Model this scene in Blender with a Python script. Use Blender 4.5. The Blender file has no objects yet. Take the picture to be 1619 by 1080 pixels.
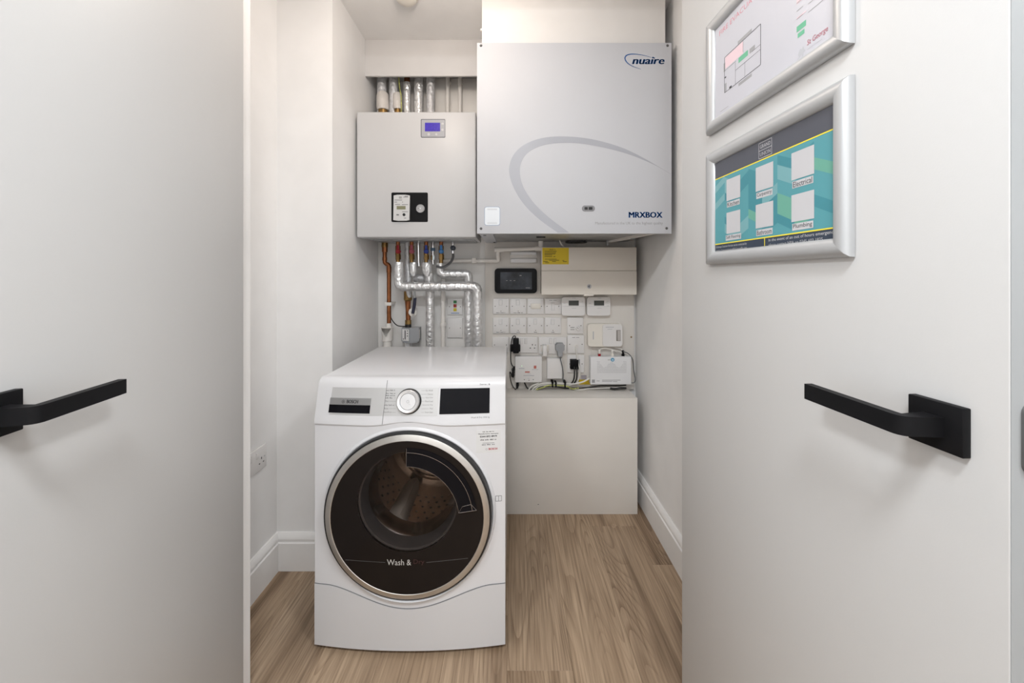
import bpy, bmesh, math, random
from mathutils import Vector, Matrix
random.seed(7)
PI = math.pi
scene = bpy.context.scene
COL = scene.collection

# ------------------------------------------------------------------ camera
F, CX, HZ, H = 600.0, 809.5, 437.0, 1.16      # focal in px, centre column, horizon row, eye height (m)
cam_d = bpy.data.cameras.new('camera')
cam_d.sensor_fit = 'HORIZONTAL'; cam_d.sensor_width = 36.0
cam_d.lens = 36.0 * F / 1619.0
cam_d.shift_y = -(540.0 - HZ) / 1619.0
cam_d.clip_start = 0.01
cam = bpy.data.objects.new('camera', cam_d); COL.objects.link(cam)
cam.location = (0, 0, H); cam.rotation_euler = (PI / 2, 0, 0)
scene.camera = cam

# ------------------------------------------------------------------ world, exposure, lights
wd = bpy.data.worlds.new('world'); scene.world = wd; wd.use_nodes = True
bg = wd.node_tree.nodes['Background']
bg.inputs[0].default_value = (0.94, 0.97, 1.0, 1); bg.inputs[1].default_value = 1.0
vs = scene.view_settings
vs.view_transform = 'Standard'; vs.look = 'None'; vs.gamma = 1.0; vs.use_curve_mapping = False
vs.exposure = 0.06
ADDED_HALL_LIGHTS = [(-1.0, -0.28), (0.0, -0.28), (1.0, -0.28)]  # unseen lamps, added to light cupboard and doors softly from the front
HALL_W, HALL_C = 23.0, (0.935, 0.972, 1.0)
CLOSET_LIGHT = (-0.27, 1.105, 2.13)  # lamp out of view; hanging globe shape made up to light the ceiling too
CLOSET_W, CLOSET_C = 6.2, (1.0, 0.87, 0.76)

# ------------------------------------------------------------------ materials
MATS = {}
def mat(name, col, rough=0.5, metal=0.0, bump=0.0, bscale=200.0, vary=0.03, vscale=6.0, emit=0.0, coat=0.0, spec=0.5):
    if name in MATS: return MATS[name]
    m = bpy.data.materials.new(name); m.use_nodes = True
    nt = m.node_tree; p = nt.nodes['Principled BSDF']
    p.inputs['Roughness'].default_value = rough; p.inputs['Metallic'].default_value = metal
    p.inputs['Specular IOR Level'].default_value = spec
    p.inputs['Coat Weight'].default_value = coat
    tc = nt.nodes.new('ShaderNodeTexCoord')
    n = nt.nodes.new('ShaderNodeTexNoise'); n.inputs['Scale'].default_value = vscale; n.inputs['Detail'].default_value = 3
    nt.links.new(tc.outputs['Object'], n.inputs['Vector'])
    r = nt.nodes.new('ShaderNodeValToRGB')
    r.color_ramp.elements[0].position = 0.3; r.color_ramp.elements[1].position = 0.7
    c0 = [max(0, c * (1 - vary)) for c in col]; c1 = [min(1, c * (1 + vary)) for c in col]
    r.color_ramp.elements[0].color = (*c0, 1); r.color_ramp.elements[1].color = (*c1, 1)
    nt.links.new(n.outputs['Fac'], r.inputs['Fac']); nt.links.new(r.outputs['Color'], p.inputs['Base Color'])
    if bump > 0:
        n2 = nt.nodes.new('ShaderNodeTexNoise'); n2.inputs['Scale'].default_value = bscale; n2.inputs['Detail'].default_value = 2
        nt.links.new(tc.outputs['Object'], n2.inputs['Vector'])
        b = nt.nodes.new('ShaderNodeBump'); b.inputs['Strength'].default_value = bump; b.inputs['Distance'].default_value = 0.006 if bump > 0.5 else 0.002
        nt.links.new(n2.outputs['Fac'], b.inputs['Height']); nt.links.new(b.outputs['Normal'], p.inputs['Normal'])
    if emit > 0:
        p.inputs['Emission Color'].default_value = (*col, 1); p.inputs['Emission Strength'].default_value = emit
    MATS[name] = m
    return m

def lin(r, g, b):
    f = lambda c: (c / 255 / 12.92) if c / 255 <= 0.04045 else ((c / 255 + 0.055) / 1.055) ** 2.4
    return (f(r), f(g), f(b))

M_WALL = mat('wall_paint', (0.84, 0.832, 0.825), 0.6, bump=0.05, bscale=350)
M_CEIL = mat('ceiling_paint', (0.86, 0.85, 0.84), 0.7, bump=0.04, bscale=350)
M_SKIRT = mat('skirting_gloss', (0.84, 0.83, 0.82), 0.35)
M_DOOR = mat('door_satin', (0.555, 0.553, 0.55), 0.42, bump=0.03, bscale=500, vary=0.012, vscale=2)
M_DEDGE = mat('door_edge_grey', (0.30, 0.31, 0.315), 0.5)  # edge strip, a darker grey than the door face
M_BLACK = mat('matt_black_metal', (0.006, 0.006, 0.007), 0.5, spec=0.14)
M_BOARD = mat('painted_board', (0.80, 0.785, 0.765), 0.55, bump=0.05, bscale=250)
M_PANEL = mat('cream_board', (0.74, 0.705, 0.66), 0.6, vary=0.04, vscale=3)
M_WHITEAPP = mat('white_enamel', (0.70, 0.70, 0.72), 0.28, vary=0.01, coat=0.3)
M_KICK = mat('white_plastic_panel', (0.64, 0.64, 0.655), 0.33, vary=0.01)
M_UNIT = mat('powder_coat_white', (0.56, 0.557, 0.56), 0.4, vary=0.012, bump=0.03, bscale=700)
M_MVHR = mat('coated_steel_white', (0.54, 0.55, 0.58), 0.6, vary=0.012, bump=0.02, bscale=700)
M_GALV = mat('galvanised_steel', (0.42, 0.43, 0.44), 0.42, 0.7, vary=0.15, vscale=30)
M_STEEL = mat('brushed_steel', (0.62, 0.60, 0.57), 0.3, 0.9, vary=0.04, vscale=40)
M_DARKMETAL = mat('dark_bolt', (0.12, 0.12, 0.12), 0.5, 0.6)
M_FOIL = mat('aluminium_foil', (0.80, 0.80, 0.80), 0.33, 0.75, bump=1.0, bscale=55, vary=0.12, vscale=60)
M_FOILD = mat('foil_dull', (0.66, 0.66, 0.67), 0.45, 0.45, bump=1.0, bscale=60, vary=0.18, vscale=60)
M_COPPER = mat('copper_pipe', (0.30, 0.115, 0.05), 0.36, 0.9, vary=0.25, vscale=25)
M_BRASS = mat('brass', (0.27, 0.165, 0.06), 0.36, 0.9, vary=0.2, vscale=40)
M_CHROME = mat('chrome', (0.75, 0.75, 0.76), 0.15, 1.0)
M_BRAID = mat('braided_steel', (0.24, 0.24, 0.25), 0.35, 0.9, bump=1.0, bscale=600)
M_RED = mat('red_lever', (0.32, 0.006, 0.015), 0.35)
M_PINK = mat('faded_red_lever', (0.36, 0.07, 0.10), 0.4)
M_BLUE = mat('blue_lever', (0.005, 0.03, 0.27), 0.35)
M_LBLUE = mat('pale_blue_lever', (0.02, 0.16, 0.42), 0.35)
M_NAVY = mat('navy_grip', (0.006, 0.008, 0.03), 0.45)
M_PVC = mat('white_pvc', (0.78, 0.75, 0.71), 0.38)
M_PLATE = mat('plate_plastic', (0.77, 0.755, 0.745), 0.25, vary=0.01)
M_IVORY = mat('ivory_plastic', (0.80, 0.76, 0.69), 0.35, vary=0.01)
M_CREAMCU = mat('consumer_unit_metal', (0.76, 0.71, 0.64), 0.4, vary=0.012)
M_GREYPL = mat('grey_plastic', (0.33, 0.34, 0.355), 0.5)
M_MIDGREY = mat('mid_grey_print', (0.45, 0.46, 0.49), 0.45)
M_SWOOSH = mat('silver_grey_print', (0.37, 0.38, 0.42), 0.4)
M_INK = mat('black_ink', (0.03, 0.03, 0.035), 0.6)
M_GREYINK = mat('grey_ink', (0.16, 0.16, 0.165), 0.6)
M_PALEINK = mat('pale_grey_ink', (0.34, 0.34, 0.35), 0.6)
M_BLUEINK = mat('blue_ink', (0.004, 0.085, 0.29), 0.5)
M_WHITEINK = mat('white_ink', (0.52, 0.52, 0.54), 0.5)
M_REDINK = mat('red_ink', (0.50, 0.02, 0.04), 0.5)
M_DRYRED = mat('dim_red_ink', (0.035, 0.006, 0.007), 0.5)
M_PINKINK = mat('pink_ink', (0.62, 0.26, 0.31), 0.6)
M_PINKFILL = mat('pale_pink_ink', (0.72, 0.55, 0.59), 0.6)
M_GREENINK = mat('green_ink', (0.14, 0.43, 0.27), 0.6)
M_PAPER = mat('paper', (0.53, 0.53, 0.575), 0.35, vary=0.008)
M_YELLOW = mat('yellow_label', (0.72, 0.53, 0.012), 0.5)
M_YLINE = mat('yellow_ink', (0.80, 0.68, 0.04), 0.5)
M_SLATE = mat('slate_ink', (0.075, 0.08, 0.10), 0.4)
M_NAVYINK = mat('dark_navy_ink', (0.03, 0.045, 0.07), 0.4)
M_TEAL = mat('teal_ink', (0.085, 0.30, 0.34), 0.4)
M_TEALL = mat('light_teal_ink', (0.17, 0.37, 0.40), 0.4)
M_TEALD = mat('deep_teal_ink', (0.05, 0.235, 0.28), 0.4)
M_TEALG = mat('green_teal_ink', (0.13, 0.36, 0.28), 0.4)
M_ALU = mat('satin_aluminium', (0.50, 0.51, 0.52), 0.4, 0.5, vary=0.01)
M_SILVERPL = mat('silver_plastic', (0.56, 0.56, 0.56), 0.3, 0.3, vary=0.015)
M_DIAL = mat('spun_metal', (0.74, 0.74, 0.75), 0.26, 0.6, vary=0.02)
M_GLOSSBLACK = mat('gloss_black', (0.006, 0.006, 0.008), 0.08, vary=0.0, spec=0.10)
M_TINT = mat('tinted_door_glass', (0.013, 0.010, 0.009), 0.12, vary=0.0, spec=0.14)
M_BLKRUB = mat('black_rubber', (0.01, 0.01, 0.011), 0.35)
M_DARKRING = mat('dark_grey_plastic', (0.035, 0.035, 0.038), 0.3)
M_DRUM = mat('drum_steel', (0.60, 0.52, 0.46), 0.25, 0.9, vary=0.1, vscale=10)
M_LCDBLUE = mat('blue_screen', (0.04, 0.018, 0.36), 0.3, emit=0.15, vary=0.3, vscale=160)
M_LCDOLIVE = mat('olive_lcd', (0.22, 0.22, 0.13), 0.3)
M_LCDGREY = mat('grey_lcd', (0.07, 0.075, 0.07), 0.25)
M_SCREEN = mat('dark_screen', (0.035, 0.042, 0.055), 0.2, vary=0.6, vscale=14, spec=0.25)
M_ROUTER = mat('router_plastic', (0.76, 0.76, 0.77), 0.4)
M_VENT = mat('vent_shadow', (0.42, 0.42, 0.43), 0.6)
M_EARTH = mat('earth_green_yellow', (0.42, 0.44, 0.12), 0.4, vary=0.5, vscale=90)
M_CABLEW = mat('white_cable', (0.74, 0.72, 0.68), 0.45)
M_CABLEB = mat('black_cable', (0.012, 0.012, 0.012), 0.45)
M_CABLEG = mat('grey_cable', (0.12, 0.13, 0.14), 0.45)
M_LAMP = mat('added_lamp_diffuser', (1.0, 0.97, 0.93), 0.5, emit=3.0, vary=0.0)

def clear_tint():
    m = bpy.data.materials.new('clear_tinted_glass'); m.use_nodes = True
    nt = m.node_tree; nt.nodes.remove(nt.nodes['Principled BSDF'])
    out = nt.nodes['Material Output']
    t = nt.nodes.new('ShaderNodeBsdfTransparent'); t.inputs[0].default_value = (0.85, 0.79, 0.75, 1)
    g = nt.nodes.new('ShaderNodeBsdfGlossy'); g.inputs['Roughness'].default_value = 0.05
    fr = nt.nodes.new('ShaderNodeFresnel'); fr.inputs['IOR'].default_value = 1.22
    mx = nt.nodes.new('ShaderNodeMixShader')
    nt.links.new(fr.outputs[0], mx.inputs[0]); nt.links.new(t.outputs[0], mx.inputs[1]); nt.links.new(g.outputs[0], mx.inputs[2])
    nt.links.new(mx.outputs[0], out.inputs[0])
    return m
M_CLEAR = clear_tint()

def wood():
    m = bpy.data.materials.new('oak_plank'); m.use_nodes = True
    nt = m.node_tree; L = nt.links; p = nt.nodes['Principled BSDF']
    N = lambda t: nt.nodes.new('ShaderNode' + t)
    tc = N('TexCoord'); oi = N('ObjectInfo')
    mul = N('VectorMath'); mul.operation = 'MULTIPLY_ADD'
    comb = N('CombineXYZ')
    m1 = N('Math'); m1.operation = 'MULTIPLY'; m1.inputs[1].default_value = 37.0; L.new(oi.outputs['Random'], m1.inputs[0])
    m2 = N('Math'); m2.operation = 'MULTIPLY'; m2.inputs[1].default_value = 91.0; L.new(oi.outputs['Random'], m2.inputs[0])
    L.new(m1.outputs[0], comb.inputs[0]); L.new(m2.outputs[0], comb.inputs[1])
    add = N('VectorMath'); add.operation = 'ADD'; L.new(tc.outputs['Object'], add.inputs[0]); L.new(comb.outputs[0], add.inputs[1])
    def scaled(sx, sy):
        v = N('VectorMath'); v.operation = 'MULTIPLY'; v.inputs[1].default_value = (sx, sy, 1); L.new(add.outputs[0], v.inputs[0]); return v
    def noise(vec, sc, det=4, dist=0.0):
        n = N('TexNoise'); n.inputs['Scale'].default_value = sc; n.inputs['Detail'].default_value = det; n.inputs['Distortion'].default_value = dist
        L.new(vec.outputs[0], n.inputs['Vector']); return n
    def ramp(a, ca, b, cb):
        r = N('ValToRGB'); r.color_ramp.elements[0].position = a; r.color_ramp.elements[1].position = b
        r.color_ramp.elements[0].color = (*ca, 1); r.color_ramp.elements[1].color = (*cb, 1); return r
    # broad tone
    broad = noise(scaled(5, 0.8), 1.0, 3)
    r0 = ramp(0.3, lin(160, 137, 113), 0.72, lin(184, 161, 136)); L.new(broad.outputs['Fac'], r0.inputs['Fac'])
    # growth-ring contours of a stretched noise: cathedral figure
    cn = noise(scaled(6.0, 0.75), 1.0, 1, 0.25)
    k = N('Math'); k.operation = 'MULTIPLY'; k.inputs[1].default_value = 32.0; L.new(cn.outputs['Fac'], k.inputs[0])
    fr = N('Math'); fr.operation = 'FRACT'; L.new(k.outputs[0], fr.inputs[0])
    rr = ramp(0.0, (0.50, 0.44, 0.39), 0.42, (1, 1, 1)); L.new(fr.outputs[0], rr.inputs['Fac'])
    msk = noise(scaled(4, 0.7), 1.3, 2); rm = ramp(0.42, (0, 0, 0), 0.70, (1, 1, 1)); L.new(msk.outputs['Fac'], rm.inputs['Fac'])
    fin = noise(scaled(150, 4), 1.0, 4); rf = ramp(0.32, (0.52, 0.48, 0.44), 0.64, (1.08, 1.08, 1.08)); L.new(fin.outputs['Fac'], rf.inputs['Fac'])
    dk = noise(scaled(11, 1.1), 1.0, 5, 0.4); rd = ramp(0.55, (1, 1, 1), 0.72, (0.38, 0.32, 0.27)); L.new(dk.outputs['Fac'], rd.inputs['Fac'])
    def mixm(a, b, fac=None, f=1.0):
        x = N('Mix'); x.data_type = 'RGBA'; x.blend_type = 'MULTIPLY'; x.inputs[0].default_value = f
        if fac is not None: L.new(fac.outputs[0], x.inputs[0])
        L.new(a, x.inputs[6]); L.new(b, x.inputs[7]); return x.outputs[2]
    c = mixm(r0.outputs[0], rf.outputs[0], f=0.75)
    c = mixm(c, rr.outputs[0], fac=rm)
    c = mixm(c, rd.outputs[0], f=0.85)
    tone = ramp(0.0, (0.95, 0.95, 0.95), 1.0, (1.03, 1.03, 1.02)); L.new(oi.outputs['Random'], tone.inputs['Fac'])
    c = mixm(c, tone.outputs[0])
    L.new(c, p.inputs['Base Color']); p.inputs['Roughness'].default_value = 0.5
    b = N('Bump'); b.inputs['Strength'].default_value = 0.15; b.inputs['Distance'].default_value = 0.001
    L.new(fin.outputs['Fac'], b.inputs['Height']); L.new(b.outputs[0], p.inputs['Normal'])
    return m
M_WOOD = wood()

# ------------------------------------------------------------------ mesh builder
def ident(x, y, z): return (x, y, z)
_txt = {}
def text_geo(s, bold=0.0, shear=0.0):
    key = (s, bold, shear)
    if key not in _txt:
        cu = bpy.data.curves.new('t', 'FONT'); cu.body = s; cu.resolution_u = 2; cu.offset = bold; cu.shear = shear
        ob = bpy.data.objects.new('t', cu)
        me = bpy.data.meshes.new_from_object(ob)
        vs_ = [(v.co.x, v.co.y) for v in me.vertices]; fs = [tuple(p.vertices) for p in me.polygons]
        bpy.data.objects.remove(ob); bpy.data.meshes.remove(me); bpy.data.curves.remove(cu)
        _txt[key] = (vs_, fs)
    return _txt[key]

ROOTM = {}
class MB:
    """collects shapes; build() links them as ONE mesh object"""
    def __init__(s, fn=None): s.v = []; s.f = []; s.mi = []; s.cur = 0; s.fn = fn or ident
    def slot(s, i): s.cur = i; return s
    def add(s, vs_, fs):
        o = len(s.v); s.v += [s.fn(*p) for p in vs_]; s.f += [tuple(i + o for i in f) for f in fs]; s.mi += [s.cur] * len(fs); return s
    def box(s, x0, x1, y0, y1, z0, z1, bev=0.0, seg=2):
        bm = bmesh.new(); bmesh.ops.create_cube(bm, size=1)
        for v in bm.verts:
            v.co = Vector(((x0 + x1) / 2 + v.co.x * (x1 - x0), (y0 + y1) / 2 + v.co.y * (y1 - y0), (z0 + z1) / 2 + v.co.z * (z1 - z0)))
        if bev > 0: bmesh.ops.bevel(bm, geom=list(bm.edges), offset=bev, segments=seg, profile=0.5, affect='EDGES')
        return s.frombm(bm)
    def frombm(s, bm):
        bmesh.ops.recalc_face_normals(bm, faces=list(bm.faces))
        bm.verts.index_update()
        s.add([tuple(v.co) for v in bm.verts], [tuple(v.index for v in f.verts) for f in bm.faces]); bm.free(); return s
    def tube(s, pts, r, seg=12, cap=True, rs=None):
        pts = [Vector(p) for p in pts]; n = len(pts); vs_ = []; fs = []
        t0 = (pts[1] - pts[0]).normalized()
        up = Vector((0, 1, 0)) if abs(t0.y) < 0.9 else Vector((0, 0, 1))
        a = t0.cross(up).normalized()
        for i, p in enumerate(pts):
            if i == 0: t = t0
            elif i == n - 1: t = (pts[i] - pts[i - 1]).normalized()
            else: t = ((pts[i] - pts[i - 1]).normalized() + (pts[i + 1] - pts[i]).normalized()).normalized()
            a = (a - t * a.dot(t)).normalized(); b = t.cross(a)
            rr = rs[i] if rs else r
            for k in range(seg):
                g = 2 * PI * k / seg; vs_.append(tuple(p + a * (rr * math.cos(g)) + b * (rr * math.sin(g))))
        for i in range(n - 1):
            for k in range(seg):
                k2 = (k + 1) % seg; fs.append((i * seg + k, i * seg + k2, (i + 1) * seg + k2, (i + 1) * seg + k))
        if cap: fs.append(tuple(range(seg))[::-1]); fs.append(tuple((n - 1) * seg + k for k in range(seg)))
        return s.add(vs_, fs)
    def cyl(s, p0, p1, r, seg=16, r1=None): return s.tube([p0, p1], r, seg, True, [r, r if r1 is None else r1])
    def lathe_y(s, cx, cz, prof, seg=48, closed=False, a0=0.0, a1=2 * PI):
        """profile [(r, y)] turned about the line x=cx, z=cz along y"""
        full = abs(a1 - a0 - 2 * PI) < 1e-6; n = seg if full else seg + 1; vs_ = []; fs = []; m = len(prof)
        for k in range(n):
            g = a0 + (a1 - a0) * k / seg
            for (r, y) in prof: vs_.append((cx + r * math.cos(g), y, cz + r * math.sin(g)))
        for k in range(seg):
            k2 = (k + 1) % n
            for j in range(m if closed else m - 1):
                j2 = (j + 1) % m; fs.append((k * m + j, k * m + j2, k2 * m + j2, k2 * m + j))
        if not full and closed: fs.append(tuple(range(m))); fs.append(tuple((n - 1) * m + j for j in range(m))[::-1])
        return s.add(vs_, fs)
    def lathe_z(s, cx, cy, prof, seg=24):
        vs_ = []; fs = []; m = len(prof)
        for k in range(seg):
            g = 2 * PI * k / seg
            for (r, z) in prof: vs_.append((cx + r * math.cos(g), cy + r * math.sin(g), z))
        for k in range(seg):
            k2 = (k + 1) % seg
            for j in range(m - 1): fs.append((k * m + j, k2 * m + j, k2 * m + j + 1, k * m + j + 1))
        fs.append(tuple(k * m for k in range(seg))[::-1]); fs.append(tuple(k * m + m - 1 for k in range(seg)))
        return s.add(vs_, fs)
    def disc(s, cx, cz, r, y0, y1, seg=32, bev=0.0): # flat puck facing -y
        pr = [(0.0001, y0), (r - bev, y0), (r, y0 + bev), (r, y1)] if bev else [(0.0001, y0), (r, y0), (r, y1)]
        return s.lathe_y(cx, cz, pr, seg)
    def prism(s, poly, y0, y1):
        """polygon [(x,z)] extruded along y"""
        n = len(poly); vs_ = [(x, y0, z) for x, z in poly] + [(x, y1, z) for x, z in poly]
        fs = [tuple(range(n)), tuple(range(n, 2 * n))[::-1]] + [((i + 1) % n, i, n + i, n + (i + 1) % n) for i in range(n)]
        bm = bmesh.new(); bv = [bm.verts.new(v) for v in vs_]
        for f in fs: bm.faces.new([bv[i] for i in f])
        return s.frombm(bm)
    def extrude(s, poly, axis_fn):
        """poly of (a,b) swept between two frames axis_fn(a,b,0) and axis_fn(a,b,1)"""
        n = len(poly); vs_ = [axis_fn(a, b, 0) for a, b in poly] + [axis_fn(a, b, 1) for a, b in poly]
        fs = [tuple(range(n)), tuple(range(n, 2 * n))[::-1]] + [((i + 1) % n, i, n + i, n + (i + 1) % n) for i in range(n)]
        bm = bmesh.new(); bv = [bm.verts.new(v) for v in vs_]
        for f in fs: bm.faces.new([bv[i] for i in f])
        return s.frombm(bm)
    def patch(s, x0, x1, z0, z1, y0, y1, nx=1, nz=1):
        """thin slab with a subdivided front, so that it follows a warped surface"""
        vs_ = []; fs = []
        for j in range(nz + 1):
            for i in range(nx + 1): vs_.append((x0 + (x1 - x0) * i / nx, y0, z0 + (z1 - z0) * j / nz))
        W_ = nx + 1; nb = len(vs_)
        for j in range(nz):
            for i in range(nx): fs.append((j * W_ + i, j * W_ + i + 1, (j + 1) * W_ + i + 1, (j + 1) * W_ + i))
        ring = [i for i in range(W_)] + [j * W_ + nx for j in range(1, nz + 1)] + [nz * W_ + i for i in range(nx - 1, -1, -1)] + [j * W_ for j in range(nz - 1, 0, -1)]
        for r in ring: vs_.append((vs_[r][0], y1, vs_[r][2]))
        m = len(ring)
        for q in range(m):
            q2 = (q + 1) % m; fs.append((ring[q2], ring[q], nb + q, nb + q2))
        return s.add(vs_, fs)
    def text(s, t, x0, z0, w, h, y, bold=0.0, shear=0.0):
        if bold > 0:                       # heavier strokes: the same outline set down again, shifted by a hair
            d = bold * h * 2.2
            for k in (-1, 1): s.text(t, x0 + k * d, z0, w, h, y, 0.0, shear)
        vs_, fs = text_geo(t, 0.0, shear)
        xs = [p[0] for p in vs_]; ys = [p[1] for p in vs_]
        ax, bx, ay, by = min(xs), max(xs), min(ys), max(ys)
        return s.add([(x0 + (px - ax) / (bx - ax) * w, y, z0 + (py - ay) / (by - ay) * h) for px, py in vs_], fs)
    def dashes(s, x0, z0, w, h, y, n):
        """print too small to read: short strokes of uneven width"""
        rg = random.Random(int(abs(x0) * 1e5) + n); c = w / n
        for k in range(n):
            if n > 5 and k % 5 == 4: continue
            s.rect(x0 + c * k, x0 + c * (k + rg.uniform(0.55, 0.8)), z0, z0 + h * rg.choice((0.7, 0.7, 1.0)), y)
        return s
    def flat(s, poly, y):
        return s.add([(x, y, z) for x, z in poly], [tuple(range(len(poly)))])
    def rect(s, x0, x1, z0, z1, y): return s.flat([(x0, z0), (x1, z0), (x1, z1), (x0, z1)], y)
    def build(s, name, mats, parent=None, local=False, smooth=35):
        me = bpy.data.meshes.new(name)
        vv = s.v
        if parent is not None and not local:
            inv = ROOTM[parent.name].inverted(); vv = [tuple(inv @ Vector(p)) for p in vv]
        me.from_pydata(vv, [], s.f)
        if not isinstance(mats, (list, tuple)): mats = [mats]
        for m in mats: me.materials.append(m)
        me.polygons.foreach_set('material_index', s.mi)
        me.validate(); me.update()
        if smooth:
            me.polygons.foreach_set('use_smooth', [True] * len(me.polygons))
            me.set_sharp_from_angle(angle=math.radians(smooth))
        o = bpy.data.objects.new(name, me); COL.objects.link(o)
        if parent is not None:
            o.parent = parent; ROOTM[o.name] = ROOTM[parent.name]
        else: ROOTM[o.name] = Matrix.Identity(4)
        return o

def tag(o, label=None, cat=None, group=None, kind=None):
    if label: o['label'] = label
    if cat: o['category'] = cat
    if group: o['group'] = group
    if kind: o['kind'] = kind
    return o
def thing(name, label, cat, loc, rz=0.0, group=None, kind=None):
    o = bpy.data.objects.new(name, None); COL.objects.link(o)
    o.location = loc; o.rotation_euler = (0, 0, rz); o.empty_display_size = 0.05
    ROOTM[o.name] = Matrix.Translation(Vector(loc)) @ Matrix.Rotation(rz, 4, 'Z')
    return tag(o, label, cat, group, kind)
def wx(px, Y): return (px - CX) * Y / F
def wz(py, Y): return H - (py - HZ) * Y / F
def w3(px, py, Y): return (wx(px, Y), Y, wz(py, Y))
def bend(pts, r, n=6):
    """round the corners of a polyline"""
    P = [Vector(p) for p in pts]; out = [P[0]]
    for i in range(1, len(P) - 1):
        a = (P[i - 1] - P[i]); b = (P[i + 1] - P[i]); d = min(r, a.length * 0.49, b.length * 0.49)
        s = P[i] + a.normalized() * d; e = P[i] + b.normalized() * d
        for k in range(n + 1):
            t = k / n; out.append(s * (1 - t) ** 2 + P[i] * (2 * t * (1 - t)) + e * t * t)
    out.append(P[-1]); return out
def spline(pts, n=8):
    P = [Vector(p) for p in pts]; P = [P[0]] + P + [P[-1]]; out = []
    for i in range(1, len(P) - 2):
        for k in range(n):
            t = k / n; a, b, c, d = P[i - 1], P[i], P[i + 1], P[i + 2]
            out.append(0.5 * ((2 * b) + (c - a) * t + (2 * a - 5 * b + 4 * c - d) * t * t + (3 * b - a - 3 * c + d) * t ** 3))
    out.append(P[-2]); return out
def rrect(x0, x1, z0, z1, r, n=5):
    out = []
    for cx, cz, a in ((x1 - r, z0 + r, -PI / 2), (x1 - r, z1 - r, 0), (x0 + r, z1 - r, PI / 2), (x0 + r, z0 + r, PI)):
        for k in range(n + 1): out.append((cx + r * math.cos(a + PI / 2 * k / n), cz + r * math.sin(a + PI / 2 * k / n)))
    return out

# ------------------------------------------------------------------ room shell
XL, XR, YN, XREC, YBK, ZC = -0.936, 0.665, 1.510, -0.715, 2.045, 2.312
YF0, YF1 = 0.985, 1.040           # front wall of the cupboard (doorway)
JL, JR, ZH = -0.719, 0.470, 2.298
def wall(name, label, b, m=M_WALL):
    o = MB().box(*b).build(name, m); return tag(o, label, 'wall', kind='structure')
wall('wall_left', 'white left wall of the cupboard with a double socket', (XL - 0.1, XL, YF1, YN, 0, ZC))
wall('wall_nib', 'white wall return facing the doorway, left of the washing machine', (XL - 0.1, XREC, YN, YBK + 0.1, 0, ZC))
wall('wall_right', 'white right wall of the cupboard beside the cream panel', (XR, XR + 0.1, YF1, YBK + 0.1, 0, ZC))
wall('wall_back', 'white back wall of the cupboard behind the pipes', (XREC, XR, YBK, YBK + 0.1, 0, ZC))
wall('wall_front_left', 'white wall beside the left open door', (-3.0, JL - 0.012, YF0, YF1, 0, 2.42))
wall('wall_front_right', 'white wall behind the right open door', (JR + 0.012, 3.0, YF0, YF1, 0, 2.42))
wall('wall_front_top', 'white wall above the cupboard doorway', (JL - 0.012, JR + 0.012, YF0, YF1, ZH + 0.012, 2.42))
wall('wall_rear', 'white hallway wall behind the viewer', (-3.0, 3.0, -1.15, -1.05, 0, 2.42))
tag(MB().box(XL - 0.1, XR + 0.1, YF1, YBK + 0.1, ZC, ZC + 0.1).build('ceiling', M_CEIL), 'white cupboard ceiling above the boxing', 'ceiling', kind='structure')
tag(MB().box(-3.0, 3.0, -1.15, YF0, 2.42, 2.5).build('ceiling', M_CEIL), 'white hallway ceiling in front of the cupboard', 'ceiling', kind='structure')

# oak floor: every board an object of its own
fl = MB().box(-3.0, 3.0, -1.15, YBK + 0.1, -0.05, -0.0125).build('floor', mat('underlay', (0.10, 0.07, 0.05), 0.9))
tag(fl, 'brown oak plank floor running towards the back', 'floor', kind='structure')
PW = 0.1935
joint = {6: 1.763, 4: 1.117}
pm = {}
for c in range(-13, 15):
    x0 = -0.0145 - PW * 4 + PW * c
    if x0 < -2.9 or x0 > 2.7: continue
    ys = [-1.05]; y = joint.get(c, random.uniform(0.2, 1.6)) - 2.8
    while y < YBK:
        if y > -0.9: ys.append(y)
        y += 1.40
    ys.append(YBK)
    for a, b in zip(ys[:-1], ys[1:]):
        ln = round(b - a, 3)
        if ln not in pm:
            ob_ = MB().box(0.0002, PW - 0.0002, 0.0002, ln - 0.0002, -0.0125, 0, 0.0005, 1).build('plank', M_WOOD, fl, local=True); pm[ln] = ob_.data
        else:
            ob_ = bpy.data.objects.new('plank', pm[ln]); COL.objects.link(ob_); ob_.parent = fl
        ob_.location = (x0, a, 0)

# skirting boards with a stepped top moulding (profile: out from wall, up)
SK = [(0, 0), (0.018, 0), (0.018, 0.108), (0.0135, 0.112), (0.0135, 0.120), (0.016, 0.122), (0.0155, 0.128), (0.010, 0.140), (0.006, 0.145), (0, 0.145)]
def skirt(name, label, fn):
    tag(MB().extrude(SK, fn).build(name, M_SKIRT, smooth=20), label, 'skirting board', kind='structure')
skirt('baseboard_left', 'white moulded skirting along the left wall under the socket', lambda a, b, t: (XL + a, YF1 if t == 0 else YN - a, b))
skirt('baseboard_nib', 'white moulded skirting on the return left of the washing machine', lambda a, b, t: (XL + a if t == 0 else XREC + a, YN - a, b))
skirt('baseboard_recess', 'white skirting on the recess side behind the washing machine', lambda a, b, t: (XREC + a, YN - a if t == 0 else 2.03, b))
skirt('baseboard_right', 'white moulded skirting along the right wall', lambda a, b, t: (XR - a, YF1 if t == 0 else 2.02, b))

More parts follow.
